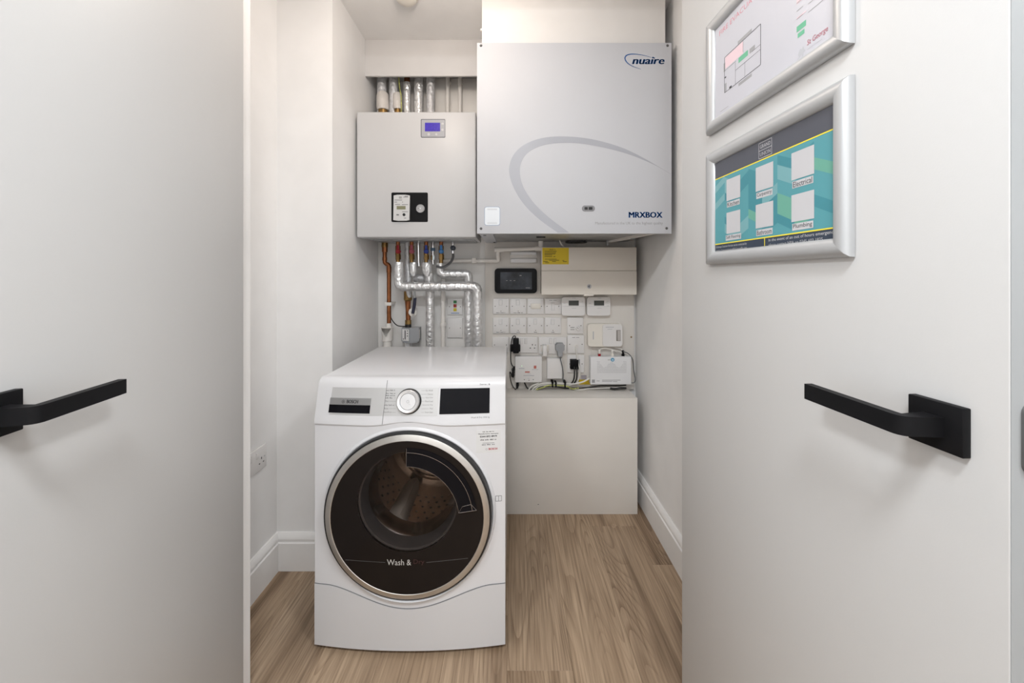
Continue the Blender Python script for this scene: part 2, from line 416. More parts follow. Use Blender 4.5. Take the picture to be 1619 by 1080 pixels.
# door lining
def lining(name, label, x0, x1):
    tag(MB().box(x0, x1, YF0 - 0.006, YF1 + 0.002, 0, ZH).build(name, M_SKIRT), label, 'door frame', kind='structure')
lining('trim_1', 'white door lining strip beside the left open door', JL - 0.012, JL)
lining('trim_2', 'white door lining behind the right open door', JR, JR + 0.012)
tag(MB().box(JL - 0.012, JR + 0.012, YF0 - 0.006, YF1 + 0.002, ZH, ZH + 0.012).build('trim_3', M_SKIRT), 'white head lining above the doorway', 'door frame', kind='structure')

# ------------------------------------------------------------------ boxings and boards
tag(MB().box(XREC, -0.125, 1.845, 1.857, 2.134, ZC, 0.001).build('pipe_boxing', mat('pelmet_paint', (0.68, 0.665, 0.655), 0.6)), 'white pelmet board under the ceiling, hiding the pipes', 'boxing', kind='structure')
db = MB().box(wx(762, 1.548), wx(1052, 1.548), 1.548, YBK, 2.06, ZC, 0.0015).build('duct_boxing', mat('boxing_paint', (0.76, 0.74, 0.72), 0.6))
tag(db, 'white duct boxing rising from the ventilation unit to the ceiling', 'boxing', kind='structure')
MB().lathe_y(wx(762, 1.548) - 0.003, wz(44, 1.548), [(0.0001, 1.556), (0.004, 1.557), (0.0055, 1.560), (0.0055, 1.567)], 12).build('screw_cap', M_PVC, db)
YB, YP = 2.020, 2.030
board_l = tag(MB().box(wx(597.5, YP), -0.1435, YP, YBK, 0.0, 2.2, 0.001).build('back_board', M_BOARD), 'white painted board on the back wall behind the pipes', 'board', kind='structure')
board_r = MB().box(-0.1430, 0.650, YB, YBK, 0.560, 1.40, 0.001).build('back_board', M_PANEL)
tag(board_r, 'cream board carrying switches, sockets and the fuse box', 'board', kind='structure')
MB().disc(wx(998, YB), wz(533, YB), 0.0045, YB - 0.001, YB + 0.001, 12).build('screw_head', M_BRASS, board_r)
lowbox = thing('boxing_panel', 'plain cream boxed-in panel below the switches, right of the washer', 'boxing', (0.235, 1.86, 0), kind='structure')
MB().box(-0.140, 0.612, 1.850, 1.868, 0.0, 0.566, 0.001).build('front_panel', M_PANEL, lowbox)
MB().box(-0.140, 0.612, 1.869, YB - 0.0005, 0.548, 0.565, 0.001).build('top_ledge', M_PANEL, lowbox)
MB().box(-0.140, -0.124, 1.869, YB - 0.0005, 0, 0.547).build('side_panel', M_PANEL, lowbox)
MB().box(0.596, 0.612, 1.869, YB - 0.0005, 0, 0.547).build('side_panel', M_PANEL, lowbox)
MB().patch(wx(850, 1.85), wx(852, 1.85), wz(798, 1.85), wz(797, 1.85), 1.8495, 1.85).build('scuff', M_GREYINK, lowbox)

# ------------------------------------------------------------------ smoke alarm and lamps
sd = thing('smoke_alarm', 'round beige ceiling fitting cut off by the top of the picture', 'smoke alarm', (wx(642, 1.55), 1.55, ZC))
sx_, sy_ = wx(642, 1.55), 1.55
MB().lathe_z(sx_, sy_, [(0.050, ZC), (0.050, ZC - 0.010), (0.046, ZC - 0.014)], 32).build('base', M_IVORY, sd)
MB().lathe_z(sx_, sy_, [(0.042, ZC - 0.013), (0.040, ZC - 0.024), (0.028, ZC - 0.033), (0.010, ZC - 0.035)], 32).build('cap', M_IVORY, sd)
def lamp(name, label, x, y, z, r, watts, col, grp=None):
    t = thing(name, label, 'lamp', (x, y, z), group=grp)
    MB().lathe_z(x, y, [(r + 0.012, z), (r + 0.012, z - 0.012), (r, z - 0.016)], 40).build('bezel', M_PLATE, t)
    MB().lathe_z(x, y, [(r - 0.002, z - 0.0165), (r - 0.004, z - 0.019), (r * 0.5, z - 0.021)], 40).build('diffuser', M_LAMP, t)
    ld = bpy.data.lights.new(name, 'AREA'); ld.shape = 'DISK'; ld.size = 2 * r; ld.energy = watts; ld.color = col
    lo = bpy.data.objects.new('added_lamp_light', ld); COL.objects.link(lo); lo.parent = t; lo.location = (0, 0, -0.028)
    return t
for i, (x, y) in enumerate(ADDED_HALL_LIGHTS):
    lamp('added_hall_lamp', 'added unseen round lamp on the hallway ceiling, %s of three' % ('left', 'middle', 'right')[i], x, y, 2.42, 0.19, HALL_W, HALL_C, 'added hallway lamps')
gx_, gy_, gz_ = CLOSET_LIGHT
gl = thing('cupboard_lamp', 'unseen warm lamp on the cupboard ceiling by the doorway, globe shape made up', 'lamp', (gx_, gy_, ZC))
MB().lathe_z(gx_, gy_, [(0.045, ZC), (0.045, ZC - 0.02), (0.03, ZC - 0.03)], 32).build('base', M_PLATE, gl)
MB().cyl((gx_, gy_, ZC - 0.03), (gx_, gy_, gz_ + 0.05), 0.008, 16).build('stem', M_PLATE, gl)
m_ = bpy.data.materials.new('lit_opal_globe'); m_.use_nodes = True; p_ = m_.node_tree.nodes['Principled BSDF']
p_.inputs['Base Color'].default_value = (0.9, 0.9, 0.9, 1); p_.inputs['Emission Color'].default_value = (*CLOSET_C, 1)
p_.inputs['Emission Strength'].default_value = CLOSET_W / (PI * 4 * PI * 0.055 ** 2)
MB().lathe_z(gx_, gy_, [(0.055 * math.sin(PI * k / 16) + 0.0002, gz_ - 0.055 * math.cos(PI * k / 16)) for k in range(17)], 32).build('globe', m_, gl)

# ------------------------------------------------------------------ doors
def handle(door, xu, zc, sgn, y_off=0.046, ln=0.121):
    """black lever on a square rose; xu = rose centre along the door, sgn = lever direction along local x"""
    hd = MB().box(xu - 0.0255, xu + 0.0255, -0.0095, 0.0, zc - 0.0255, zc + 0.0255, 0.0012).build('door_handle', M_BLACK, door, local=True)
    tag(hd, 'matt black lever handle on a square rose')
    # neck and blade swept as one bent bar
    hgt = 0.0105; th = 0.0055
    path = bend([(xu, -0.008, zc), (xu, -y_off, zc), (xu + sgn * ln, -y_off, zc)], 0.007, 6)
    bm = bmesh.new(); rings = []
    n = len(path)
    for i, p in enumerate(path):
        t = (path[min(i + 1, n - 1)] - path[max(i - 1, 0)]).normalized()
        s_ = Vector((0, 0, 1)).cross(t).normalized() * (0.010 if i == 0 else th)
        zz = Vector((0, 0, hgt))
        rings.append([bm.verts.new(p + s_ + zz), bm.verts.new(p - s_ + zz), bm.verts.new(p - s_ - zz), bm.verts.new(p + s_ - zz)])
    for a, b in zip(rings[:-1], rings[1:]):
        for k in range(4): bm.faces.new([a[k], a[(k + 1) % 4], b[(k + 1) % 4], b[k]])
    bm.faces.new(rings[0][::-1]); bm.faces.new(rings[-1])
    MB().frombm(bm).build('lever', M_BLACK, hd, local=True, smooth=25)
    return hd
# right door: face line X = 0.4881 - 0.055 Y, hinge at Y = 0.971
DRa = math.atan2(-1.0, 0.055); DRl = math.hypot(1, 0.055)
HRx, HRy = 0.4347, 0.971
door_r = thing('door_1', 'right white flush door standing open with two poster frames', 'door', (HRx, HRy, 0.008), DRa, kind='structure')
LEAF = 0.6145
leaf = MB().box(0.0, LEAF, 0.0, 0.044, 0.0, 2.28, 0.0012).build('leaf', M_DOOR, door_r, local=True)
MB().box(LEAF - 0.0008, LEAF + 0.0006, 0.0012, 0.0428, 0.0, 2.278).build('edge_strip', M_DEDGE, leaf, local=True)
zl = wz(694, 0.357) - 0.008
lf = MB().prism([(y, z) for y, z in rrect(0.011, 0.033, zl - 0.034, zl + 0.034, 0.010)], 0, 0.0025)
lf.v = [(LEAF + 0.0006 + y, x, z) for x, y, z in lf.v]; lf.f = [f[::-1] for f in lf.f]
lp = lf.build('latch_plate', mat('worn_steel', (0.20, 0.20, 0.20), 0.45, 0.8), door_r, local=True)
MB().box(LEAF + 0.002, LEAF + 0.0036, 0.0135, 0.0305, zl - 0.013, zl + 0.013).build('latch_hole', M_BLKRUB, lp, local=True)
for dz in (-0.024, 0.024):
    q = MB().lathe_y(0, 0, [(0.0001, 0.0012), (0.004, 0.0008), (0.0045, 0)], 12); q.v = [(LEAF + 0.0031 + y, 0.022 + x, zl + dz + z) for x, y, z in q.v]; q.f = [f[::-1] for f in q.f]
    q.build('screw', M_STEEL, lp, local=True)
handle(door_r, (0.971 - 0.411) * DRl, 0.992, -1)
for z in (0.25, 1.05, 1.85):
    MB().cyl((-0.004, 0.050, z - 0.04), (-0.004, 0.050, z + 0.04), 0.006, 12).build('hinge', M_STEEL, door_r, local=True)
def door_u(px): Y = 0.4881 / ((px - CX) / F + 0.055); return (0.971 - Y) * DRl
def door_z(px, py): Y = 0.4881 / ((px - CX) / F + 0.055); return H - (py - HZ) * Y / F

# left door: face line X = -0.616 - 0.144 (Y - 0.478), hinge at Y = 0.971
HLx, HLy = -0.687, 0.971
door_l = thing('door_2', 'left white flush door standing open with a black lever', 'door', (HLx, HLy, 0.008), math.atan2(1.0, -0.144), kind='structure')
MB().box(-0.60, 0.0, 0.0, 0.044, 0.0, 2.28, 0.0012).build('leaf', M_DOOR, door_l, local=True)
handle(door_l, -(0.971 - 0.444) * math.hypot(1, 0.144), 0.988, 1, ln=0.118)
for z in (0.25, 1.05, 1.85):
    MB().cyl((0.004, 0.050, z - 0.04), (0.004, 0.050, z + 0.04), 0.006, 12).build('hinge', M_STEEL, door_l, local=True)

# ------------------------------------------------------------------ poster frames on the right door
def poster_frame(label, z0, z1, cat='poster frame'):
    u0, u1 = (0.971 - 0.846) * DRl, (0.971 - 0.508) * DRl
    M = ROOTM[door_r.name] @ Matrix.Translation((u0, 0, z0 - 0.008))
    t = thing('poster_frame', label, cat, tuple(M.translation), DRa, 'snap frames on the door')
    w, h, rw = u1 - u0, z1 - z0, 0.0275
    prof = [(0, -0.001), (0.0005, -0.008), (0.005, -0.0125), (0.012, -0.0138), (0.020, -0.0125), (0.0255, -0.008), (rw, -0.0055), (rw, -0.001)]
    def rail(ax):
        def fn(a, b, e):
            if ax == 'b': return (a if e == 0 else w - a, b, a)
            if ax == 't': return (a if e == 0 else w - a, b, h - a)
            if ax == 'l': return (a, b, a if e == 0 else h - a)
            return (w - a, b, a if e == 0 else h - a)
        MB().extrude(prof, fn).build('frame_rail', M_ALU, t, local=True, smooth=50)
    for ax in 'btlr': rail(ax)
    sh = MB().box(rw - 0.006, w - rw + 0.006, -0.0045, -0.001, rw - 0.006, h - rw + 0.006).build('poster_sheet', M_PAPER, t, local=True)
    return t, sh, w, h, rw
YS = -0.0047
# upper frame: evacuation plan
t1, sh1, fw, fh, rw = poster_frame('upper silver snap frame on the right door holding a fire plan', 1.4725, 1.7175)
UO = (0.971 - 0.846) * DRl
def pu(px): return door_u(px) - UO
def mk1(z): return z - 1.4725
pl = MB()
X0, X1, Z0, Z1 = pu(1149), pu(1206.5), mk1(1.540), mk1(1.613)
def line(b, xa, za, xb, zb, t, y=YS):
    d = Vector((xb - xa, zb - za)).normalized() * t / 2; n = (-d.y, d.x)
    b.flat([(xa + n[0], za + n[1]), (xa - n[0], za - n[1]), (xb - n[0], zb - n[1]), (xb + n[0], zb + n[1])], y)
lx = lambda f: X0 + (X1 - X0) * f
lz = lambda f: Z0 + (Z1 - Z0) * f
MB().rect(lx(0.02), lx(0.55), lz(0.66), lz(0.98), YS + 0.0001).build('pink_room', M_PINKFILL, sh1, local=True)
pf = MB()
MB().rect(lx(0.42), lx(0.68), lz(0.50), lz(0.64), YS + 0.0001).build('green_room', M_GREENINK, sh1, local=True)
pf.rect(lx(0.40), lx(0.78), lz(1.02), lz(1.10), YS + 0.0001).rect(lx(0.42), lx(0.78), lz(-0.12), lz(-0.04), YS + 0.0001).rect(lx(-0.03), lx(0.02), lz(0.60), lz(0.85), YS + 0.0001)
pf.rect(lx(0.72), lx(0.86), lz(0.50), lz(0.62), YS + 0.0001).rect(lx(0.0), lx(0.06), lz(0.0), lz(0.25), YS + 0.0001)
tag(pf.build('plan_captions', M_PALEINK, sh1, local=True), kind='stuff')
T = 0.0011
for a in ((0, 0, 1, 0), (0, 0, 0, 1), (1, 0, 1, 1), (0, 1, 1, 1), (0, 0.62, 0.35, 0.62), (0.33, 0.38, 1, 0.38), (0.78, 0.50, 1, 0.50), (0.55, 0.68, 0.55, 1), (0.33, 0, 0.33, 0.60), (0.60, 0, 0.60, 0.38)):
    line(pl, lx(a[0]), lz(a[1]), lx(a[2]), lz(a[3]), T if a[0] == a[2] and a[0] in (0, 1) or a[1] == a[3] and a[1] in (0, 1) else 0.0006)
pl.rect(lx(0.0), lx(0.05), lz(0.40), lz(0.44), YS).rect(lx(0.15), lx(0.22), lz(0.01), lz(0.06), YS)
pl.build('plan_lines', M_INK, sh1, local=True)
lt = MB(); zt = mk1(1.6685)
lt.text('FIRE EVACUATION PROCEDURE', 0.042, zt, 0.245, 0.0105, YS)
lt.build('red_title', M_PINKINK, sh1, local=True)
lg = MB(); g0, g1 = pu(1264), pu(1279)
lg.slot(0).rect(g0, g1, mk1(1.5455), mk1(1.5545), YS).rect(g0 + 0.002, g1 - 0.003, mk1(1.5355), mk1(1.5425), YS)
lg.slot(1)
for k in range(9):
    z = mk1(1.562 + 0.0125 * k); lg.rect(g1 + 0.004, g1 + 0.004 + (0.030, 0.022, 0.034)[k % 3], z, z + 0.0012, YS)
    lg.rect(g0, g0 + 0.012, z + 0.004, z + 0.0052, YS)
lg.slot(2).rect(g0, g1, mk1(1.5665), mk1(1.5685), YS).rect(g0, g1, mk1(1.590), mk1(1.600), YS)
lg.build('legend', [M_GREENINK, M_PALEINK, M_PINKFILL], sh1, local=True)
lo_ = MB(); q0 = pu(1264)
lo_.slot(0).text('St George', q0 + 0.020, mk1(1.5105), 0.036, 0.0105, YS, 0.01, 0.1)
lo_.slot(1).flat([(q0 + dx * 0.017, mk1(1.500) + dz * 0.017) for dx, dz in ((0, 0), (0.25, 0.25), (0.15, 0.55), (0.4, 0.95), (0.6, 0.8), (0.75, 1.0), (0.85, 0.65), (1.0, 0.45), (0.8, 0.35), (0.7, 0.0), (0.55, 0.3), (0.35, 0.2))], YS)
lo_.rect(q0 + 0.020, q0 + 0.046, mk1(1.5065), mk1(1.5075), YS)
lo_.build('logo', [M_PINKINK, M_MIDGREY], sh1, local=True)
MB().rect(pu(1142), pu(1155), mk1(1.5065), mk1(1.5075), YS).build('footnote', M_PALEINK, sh1, local=True)
# lower frame: contact sheet with six services (the codes themselves are left out)
t2, sh2, fw, fh, rw = poster_frame('lower silver snap frame holding a teal contact poster', 1.1860, 1.4305)
mk2 = lambda z: z - 1.1860
PX0, PX1 = rw - 0.003, fw - rw + 0.003
zt_, zb_ = mk2(1.3680), mk2(1.2285)
bgp = MB()
bgp.slot(0).rect(PX0, PX1, zt_, fh - rw + 0.004, YS)
bgp.slot(1).rect(PX0, PX1, zb_, zt_, YS)
bgp.slot(2).rect(PX0, PX1, rw - 0.004, zb_, YS)
bgp.build('poster_background', [M_SLATE, M_TEAL, M_NAVYINK], sh2, local=True)
chev = MB(); rnd = random.Random(5); cw = (PX1 - PX0) / 8
for c in range(8):
    xa, xb = PX0 + cw * c, PX0 + cw * (c + 1)
    up = 0.018 if c % 2 == 0 else -0.018
    za = zb_ + 0.004
    while za < zt_ - 0.03:
        hh = rnd.uniform(0.014, 0.026); a_, b_ = za + max(0, -up), za + max(0, up)
        if rnd.random() < 0.62:
            chev.slot(rnd.choice((0, 0, 1, 1, 2)))
            cl = lambda z: min(max(z, zb_), zt_)
            chev.flat([(xa, cl(a_)), (xb, cl(b_)), (xb, cl(b_ + hh)), (xa, cl(a_ + hh))], YS - 0.0001)
        za += hh
chev.build('chevron_pattern', [M_TEALL, M_TEALD, M_TEALG], sh2, local=True)
yl = MB().rect(PX0, PX1, zt_ - 0.001, zt_ + 0.001, YS - 0.0002).rect(PX0, PX1, zb_ - 0.001, zb_ + 0.001, YS - 0.0002)
xs_ = pu(1213); yl.rect(xs_ - 0.0008, xs_ + 0.0008, rw - 0.004, zb_, YS - 0.0002); yl.build('yellow_rule', M_YLINE, sh2, local=True)
names = (('Kitchen', 'Soft Flooring'), ('Carpentry', 'Bathroom'), ('Electrical', 'Plumbing'))
for c, uc in enumerate((pu(1163), pu(1212.5), pu(1273.5))):
    for r_, (za, zb2, la, lb) in enumerate(((1.3140, 1.3575, 1.3005, 1.3115), (1.2470, 1.2900, 1.2330, 1.2440))):
        MB().rect(uc - 0.0215, uc + 0.0215, mk2(za), mk2(zb2), YS - 0.0003).build('white_tile', M_WHITEINK, sh2, local=True)
        hw = 0.024 if names[c][r_] == 'Soft Flooring' else 0.020
        MB().rect(uc - hw, uc + hw, mk2(la), mk2(lb), YS - 0.0003).build('caption_strip', M_WHITEINK, sh2, local=True)
        MB().text(names[c][r_], uc - hw + 0.002, mk2(la) + 0.0015, 2 * hw - 0.004, 0.0085, YS - 0.0005, 0.0).build('caption', M_INK, sh2, local=True)
a, b = pu(1204), pu(1224.5); z0_, z1_ = mk2(1.3715), mk2(1.399); zm = (z0_ + z1_) / 2; y3 = YS - 0.0003
hd_ = MB()
for s_ in ((a, z0_, b, z0_), (a, z1_, b, z1_), (a, zm, b, zm), (a, z0_, a, z1_), (b, z0_, b, z1_)): line(hd_, *s_, 0.0009, y3)
hd_.build('logo_box', M_WHITEINK, sh2, local=True)
def lettering(t, x, z, w, h, bold=0.0): MB().text(t, x, z, w, h, y3, bold).build('lettering', M_WHITEINK, sh2, local=True)
lettering('GRAND', a + 0.003, zm + 0.0035, b - a - 0.006, 0.0065); lettering('UNION', a + 0.003, z0_ + 0.0035, b - a - 0.006, 0.0065, 0.01)
lettering('St George Customer Services can be contacted by', PX0 + 0.006, mk2(1.2190), 0.098, 0.0055)
lettering('email at CustomerService@StGeorgePlc.com', PX0 + 0.006, mk2(1.2115), 0.098, 0.0055, 0.01)
lettering('In the event of an out of hours emergency,', xs_ + 0.010, mk2(1.2190), 0.130, 0.0065)
lettering('please contact NPA on 0345 603 1825', xs_ + 0.010, mk2(1.2105), 0.108, 0.0065, 0.01)
MB().rect(PX0 + 0.01, PX1 - 0.002, mk2(1.4030), mk2(1.4036), y3).build('header_rule', M_WHITEINK, sh2, local=True)

# ------------------------------------------------------------------ washing machine
WXC, WHW, WTOP = -0.318, 0.297, 0.836
WL, WR = WXC - WHW, WXC + WHW
YFS, YWB = 1.184, 1.745
def bow(x): return -0.021 * (1 - ((x - WXC) / WHW) ** 2)
def frontY(x, z): return YFS + bow(x)
ZFB, ZFT = 0.703, 0.822
def fasY(x, z):
    t = (z - ZFB) / (ZFT - ZFB)
    return YFS - 0.004 + bow(x) * (1 - 0.4 * t) + 0.030 * t
def pix_on(px, py, fn):
    Y = 1.17
    for _ in range(8): x, z = wx(px, Y), wz(py, Y); Y = fn(x, z)
    return x, z
wm = thing('washing_machine', 'white front-loading washer dryer with a dark round door', 'washing machine', (WXC, 1.45, 0))
cbx = MB()                                            # open-fronted steel shell: sides, back, base, roof
cbx.box(WL + 0.002, WL + 0.005, 1.215, YWB, 0.022, 0.806, 0.001, 1).box(WR - 0.005, WR - 0.002, 1.215, YWB, 0.022, 0.806, 0.001, 1)
cbx.box(WL + 0.005, WR - 0.005, YWB - 0.003, YWB, 0.022, 0.806).box(WL + 0.005, WR - 0.005, 1.215, YWB - 0.003, 0.022, 0.026).box(WL + 0.005, WR - 0.005, 1.215, YWB - 0.003, 0.802, 0.806)
cbx.build('cabinet', M_WHITEAPP, wm)
MB().box(WL, WR, 1.224, YWB + 0.006, 0.806, WTOP, 0.006, 3).build('worktop', M_WHITEAPP, wm)
for fx in (WL + 0.05, WR - 0.05):
    for fy in (1.25, 1.70): MB().lathe_z(fx, fy, [(0.022, 0.0), (0.022, 0.010), (0.010, 0.014), (0.010, 0.024)], 16).build('foot', M_BLKRUB, wm)
DCX, DCZ = WXC + 0.001, 0.431
# front panel with round opening
fp = MB(); NA = 144; NR = 7; vs_ = []; fs = []
def edge_pt(g, x0, x1, z0, z1):
    c, s_ = math.cos(g), math.sin(g); ts = []
    if c > 1e-9: ts.append((x1 - DCX) / c)
    if c < -1e-9: ts.append((x0 - DCX) / c)
    if s_ > 1e-9: ts.append((z1 - DCZ) / s_)
    if s_ < -1e-9: ts.append((z0 - DCZ) / s_)
    t = min(ts); return DCX + c * t, DCZ + s_ * t
angs = sorted([2 * PI * k / NA for k in range(NA)] + [math.atan2(z - DCZ, x - DCX) % (2 * PI) for x in (WL, WR) for z in (0.018, 0.712)])
RO = 0.2555
for g in angs:
    ex, ez = edge_pt(g, WL, WR, 0.018, 0.712); cx_, cz_ = DCX + RO * math.cos(g), DCZ + RO * math.sin(g)
    for j in range(NR + 1):
        t = j / NR; x, z = cx_ + (ex - cx_) * t, cz_ + (ez - cz_) * t; vs_.append((x, frontY(x, z), z))
    vs_.append((ex, 1.216, ez)); vs_.append((cx_, 1.21, cz_))
m = NR + 3; n = len(angs)
for k in range(n):
    k2 = (k + 1) % n
    for j in range(NR + 1): fs.append((k * m + j, k * m + j + 1, k2 * m + j + 1, k2 * m + j))
    fs.append((k * m, k2 * m, k2 * m + NR + 2, k * m + NR + 2))
fp.add(vs_, fs).build('front_panel', M_WHITEAPP, wm)
# kick plate, its top edge dipping under the door
def seamz(x):
    u = abs(x - WXC) / WHW
    return 0.204 - 0.062 * (0.5 + 0.5 * math.cos(PI * min(1, u / 0.86))) ** 0.85
kp = MB(); vs_ = []; fs = []; NX, NZ = 48, 8
for i in range(NX + 1):
    x = WL + (WR - WL) * i / NX
    for j in range(NZ + 1):
        z = 0.014 + (seamz(x) - 0.0012 - 0.014) * j / NZ; vs_.append((x, frontY(x, z) - 0.0025, z))
    vs_.append((x, frontY(x, 0) + 0.01, seamz(x) - 0.0012)); vs_.append((x, frontY(x, 0) + 0.02, 0.014))
m = NZ + 3
for i in range(NX):
    for j in range(NZ + 1): fs.append((i * m + j, (i + 1) * m + j, (i + 1) * m + j + 1, i * m + j + 1))
    fs.append((i * m, i * m + m - 1, (i + 1) * m + m - 1, (i + 1) * m))
fs.append(tuple(range(m))); fs.append(tuple(NX * m + j for j in range(m))[::-1])
kp.add(vs_, fs).build('kick_plate', M_KICK, wm)
sg = MB(); sg.tube([(WL + (WR - WL) * i / 60, frontY(WL + (WR - WL) * i / 60, 0) - 0.0008, seamz(WL + (WR - WL) * i / 60)) for i in range(61)], 0.0011, 6).build('seam', M_GREYINK, wm)
# control fascia: tilted, bowed, rounded at its top
fa = MB(); vs_ = []; fs = []; NX = 48
def fasb(x): return ZFB + 0.011 * (0.5 + 0.5 * math.cos(PI * min(1, abs(x - DCX) / 0.125)))
rows = 12
for i in range(NX + 1):
    x = WL + (WR - WL) * i / NX; col_ = []
    zb = fasb(x)
    col_.append((x, frontY(x, zb) + 0.012, zb)); col_.append((x, fasY(x, zb) - 0.001, zb))
    for j in range(rows + 1):
        z = zb + 0.003 + (ZFT - 0.010 - zb - 0.003) * j / rows; col_.append((x, fasY(x, z) - 0.0015, z))
    y1, z1 = fasY(x, ZFT - 0.010) - 0.0015, ZFT - 0.010
    for k in range(1, 7):
        g = PI / 2 * k / 6 * 0.96; R_ = 0.022; col_.append((x, y1 + R_ * (1 - math.cos(g)) + 0.006 * math.sin(g), z1 + (WTOP + 0.0005 - z1) * math.sin(g)))
    col_.append((x, 1.245, WTOP + 0.0005)); vs_ += col_; m = len(col_)
for i in range(NX):
    for j in range(m - 1): fs.append((i * m + j, (i + 1) * m + j, (i + 1) * m + j + 1, i * m + j + 1))
fs.append(tuple(range(m))); fs.append(tuple(NX * m + j for j in range(m))[::-1])
fas = fa.add(vs_, fs).build('control_panel', M_KICK, wm, smooth=40)
def fw_(x, y, z): return (x, fasY(x, z) - 0.0015 + y, z)      # y is an offset from the fascia surface
def FP(px, py): return pix_on(px, py, fasY)
xa, za = FP(521, 655); xb, zb = FP(694, 613)
MB(fw_).patch(xa, xb, za, zb, -0.0007, 0.001, 24, 4).build('silver_strip', M_SILVERPL, fas)
dr = MB(fw_).patch(FP(523, 634)[0], FP(587, 634)[0], FP(540, 639)[1], FP(540, 628.5)[1], -0.004, 0.001, 8, 2).build('drawer_handle', mat('drawer_grip_grey', (0.33, 0.33, 0.33), 0.3, 0.5), fas)
MB(fw_).patch(FP(520.5, 646)[0], FP(585.5, 646)[0], FP(540, 652.5)[1], FP(540, 639)[1], -0.0012, 0.001, 8, 2).build('drawer_recess', M_GLOSSBLACK, fas)
b = MB(fw_); x0_, z0_ = FP(549.5, 636.6); x1_, z1_ = FP(567.5, 631.6)
b.text('BOSCH', x0_, z0_, x1_ - x0_, z1_ - z0_, -0.0043, 0.03)
lxc, lzc = FP(544, 634.1); rr = (z1_ - z0_) / 2
for k in range(20):
    g0_, g1_ = 2 * PI * k / 20, 2 * PI * (k + 1) / 20
    b.flat([(lxc + rr * math.cos(g0_), lzc + rr * math.sin(g0_)), (lxc + rr * math.cos(g1_), lzc + rr * math.sin(g1_)), (lxc + rr * 0.82 * math.cos(g1_), lzc + rr * 0.82 * math.sin(g1_)), (lxc + rr * 0.82 * math.cos(g0_), lzc + rr * 0.82 * math.sin(g0_))], -0.0043)
b.rect(lxc - rr * 0.42, lxc - rr * 0.2, lzc - rr * 0.6, lzc + rr * 0.6, -0.0043).rect(lxc + rr * 0.2, lxc + rr * 0.42, lzc - rr * 0.6, lzc + rr * 0.6, -0.0043).rect(lxc - rr * 0.3, lxc + rr * 0.3, lzc - rr * 0.1, lzc + rr * 0.1, -0.0043)
b.build('brand_lettering', M_INK, dr)
# drawer seam
s0 = FP(613, 601); s1 = FP(604.5, 671)
q = MB(fw_); q.flat([(s1[0] - 0.0007, s1[1]), (s1[0] + 0.0007, s1[1]), (s0[0] + 0.0007, s0[1]), (s0[0] - 0.0007, s0[1])], -0.0009); q.build('drawer_seam', M_GREYINK, fas)
# dial
dx, dz = FP(647, 634.3); dy = fasY(dx, dz)
tilt = math.atan2(0.030, ZFT - ZFB)
def dialw(x, y, z):
    v = Matrix.Rotation(-tilt, 3, 'X') @ Vector((x, y, z)); return (dx + v.x, dy - 0.0015 + v.y, dz + v.z)
dl = MB(dialw).lathe_y(0, 0, [(0.0385, 0.004), (0.0385, -0.003), (0.0355, -0.005), (0.0345, -0.002)], 48).build('dial', M_BLKRUB, fas)
MB(dialw).lathe_y(0, 0, [(0.0350, -0.002), (0.0345, -0.016), (0.0325, -0.018), (0.0250, -0.0165), (0.0243, -0.0135)], 48).build('dial_rim', M_DIAL, dl)
MB(dialw).lathe_y(0, 0, [(0.0245, -0.0130), (0.0235, -0.0155), (0.0001, -0.0155)], 48).build('dial_cap', M_DIAL, dl)
q = MB(dialw); q.lathe_y(0, 0, [(0.0034, -0.0157), (0.0044, -0.0157)], 16); q.rect(0.003, 0.009, -0.0085, -0.0079, -0.0157); q.build('dial_mark', M_GREYINK, dl)
# display
xa, za = FP(694.5, 654.5); xb, zb = FP(774.5, 613)
MB(fw_).patch(xa + 0.0005, xb, za, zb, -0.0016, 0.001, 14, 4).build('display', M_GLOSSBLACK, fas)
pt = MB(fw_)
left = [11, 12, 12, 10, 'Wool', 12, 'Rinse', 'Spin/Drain']      # a number: unreadable line of about so many letters
lefy = [616.8, 621.5, 625.0, 628.7, 634.0, 640.0, 645.7, 651.6]
for i, s_ in enumerate(left):
    x_, z_ = FP(611.5 - (lefy[i] - 616.8) * 0.12, lefy[i] + 1.0); nl = s_ if isinstance(s_, int) else len(s_)
    pt.dashes(x_, z_, 0.0024 * nl, 0.0036, -0.0010, nl) if isinstance(s_, int) else pt.text(s_, x_, z_, 0.0024 * nl, 0.0044, -0.0010)
    pt.rect(x_ + 0.0024 * nl + 0.002, FP(628 - (8 if i in (0, 7) else 3) * 0 , lefy[i])[0] - 0.004, z_ + 0.0017, z_ + 0.0022, -0.0010)
for i, s_ in enumerate(['Eco 40-60', 'Cottons', 'Easy-Care', 'Mixed Load', 'Intensive Dry', 'Wool', 'Drum Clean']):
    y_ = (617.3, 623, 628.7, 634.3, 640.2, 645.8, 651.6)[i]
    x_, z_ = FP(684.5, y_ + 1.0); w_ = 0.0024 * len(s_); pt.text(s_, x_ - w_, z_, w_, 0.0044, -0.0010)
    pt.rect(FP(667.5, y_)[0] - 0.002 , x_ - w_ - 0.002, z_ + 0.0017, z_ + 0.0022, -0.0010) if x_ - w_ - 0.002 > FP(667.5, y_)[0] else None
tag(pt.build('program_lettering', M_GREYINK, fas), kind='stuff')
x_, z_ = FP(758.5, 608.8)
MB(fw_).text('Serie', x_, z_, 0.0215, 0.0052, -0.0004).build('series_lettering', M_GREYINK, fas)
MB(fw_).text('6', x_ + 0.0285, z_, 0.0035, 0.0056, -0.0004, 0.01).build('series_number', M_INK, fas)
MB(fw_).rect(x_ + 0.0245, x_ + 0.0250, z_ - 0.001, z_ + 0.007, -0.0004).build('series_divider', M_GREYINK, fas)
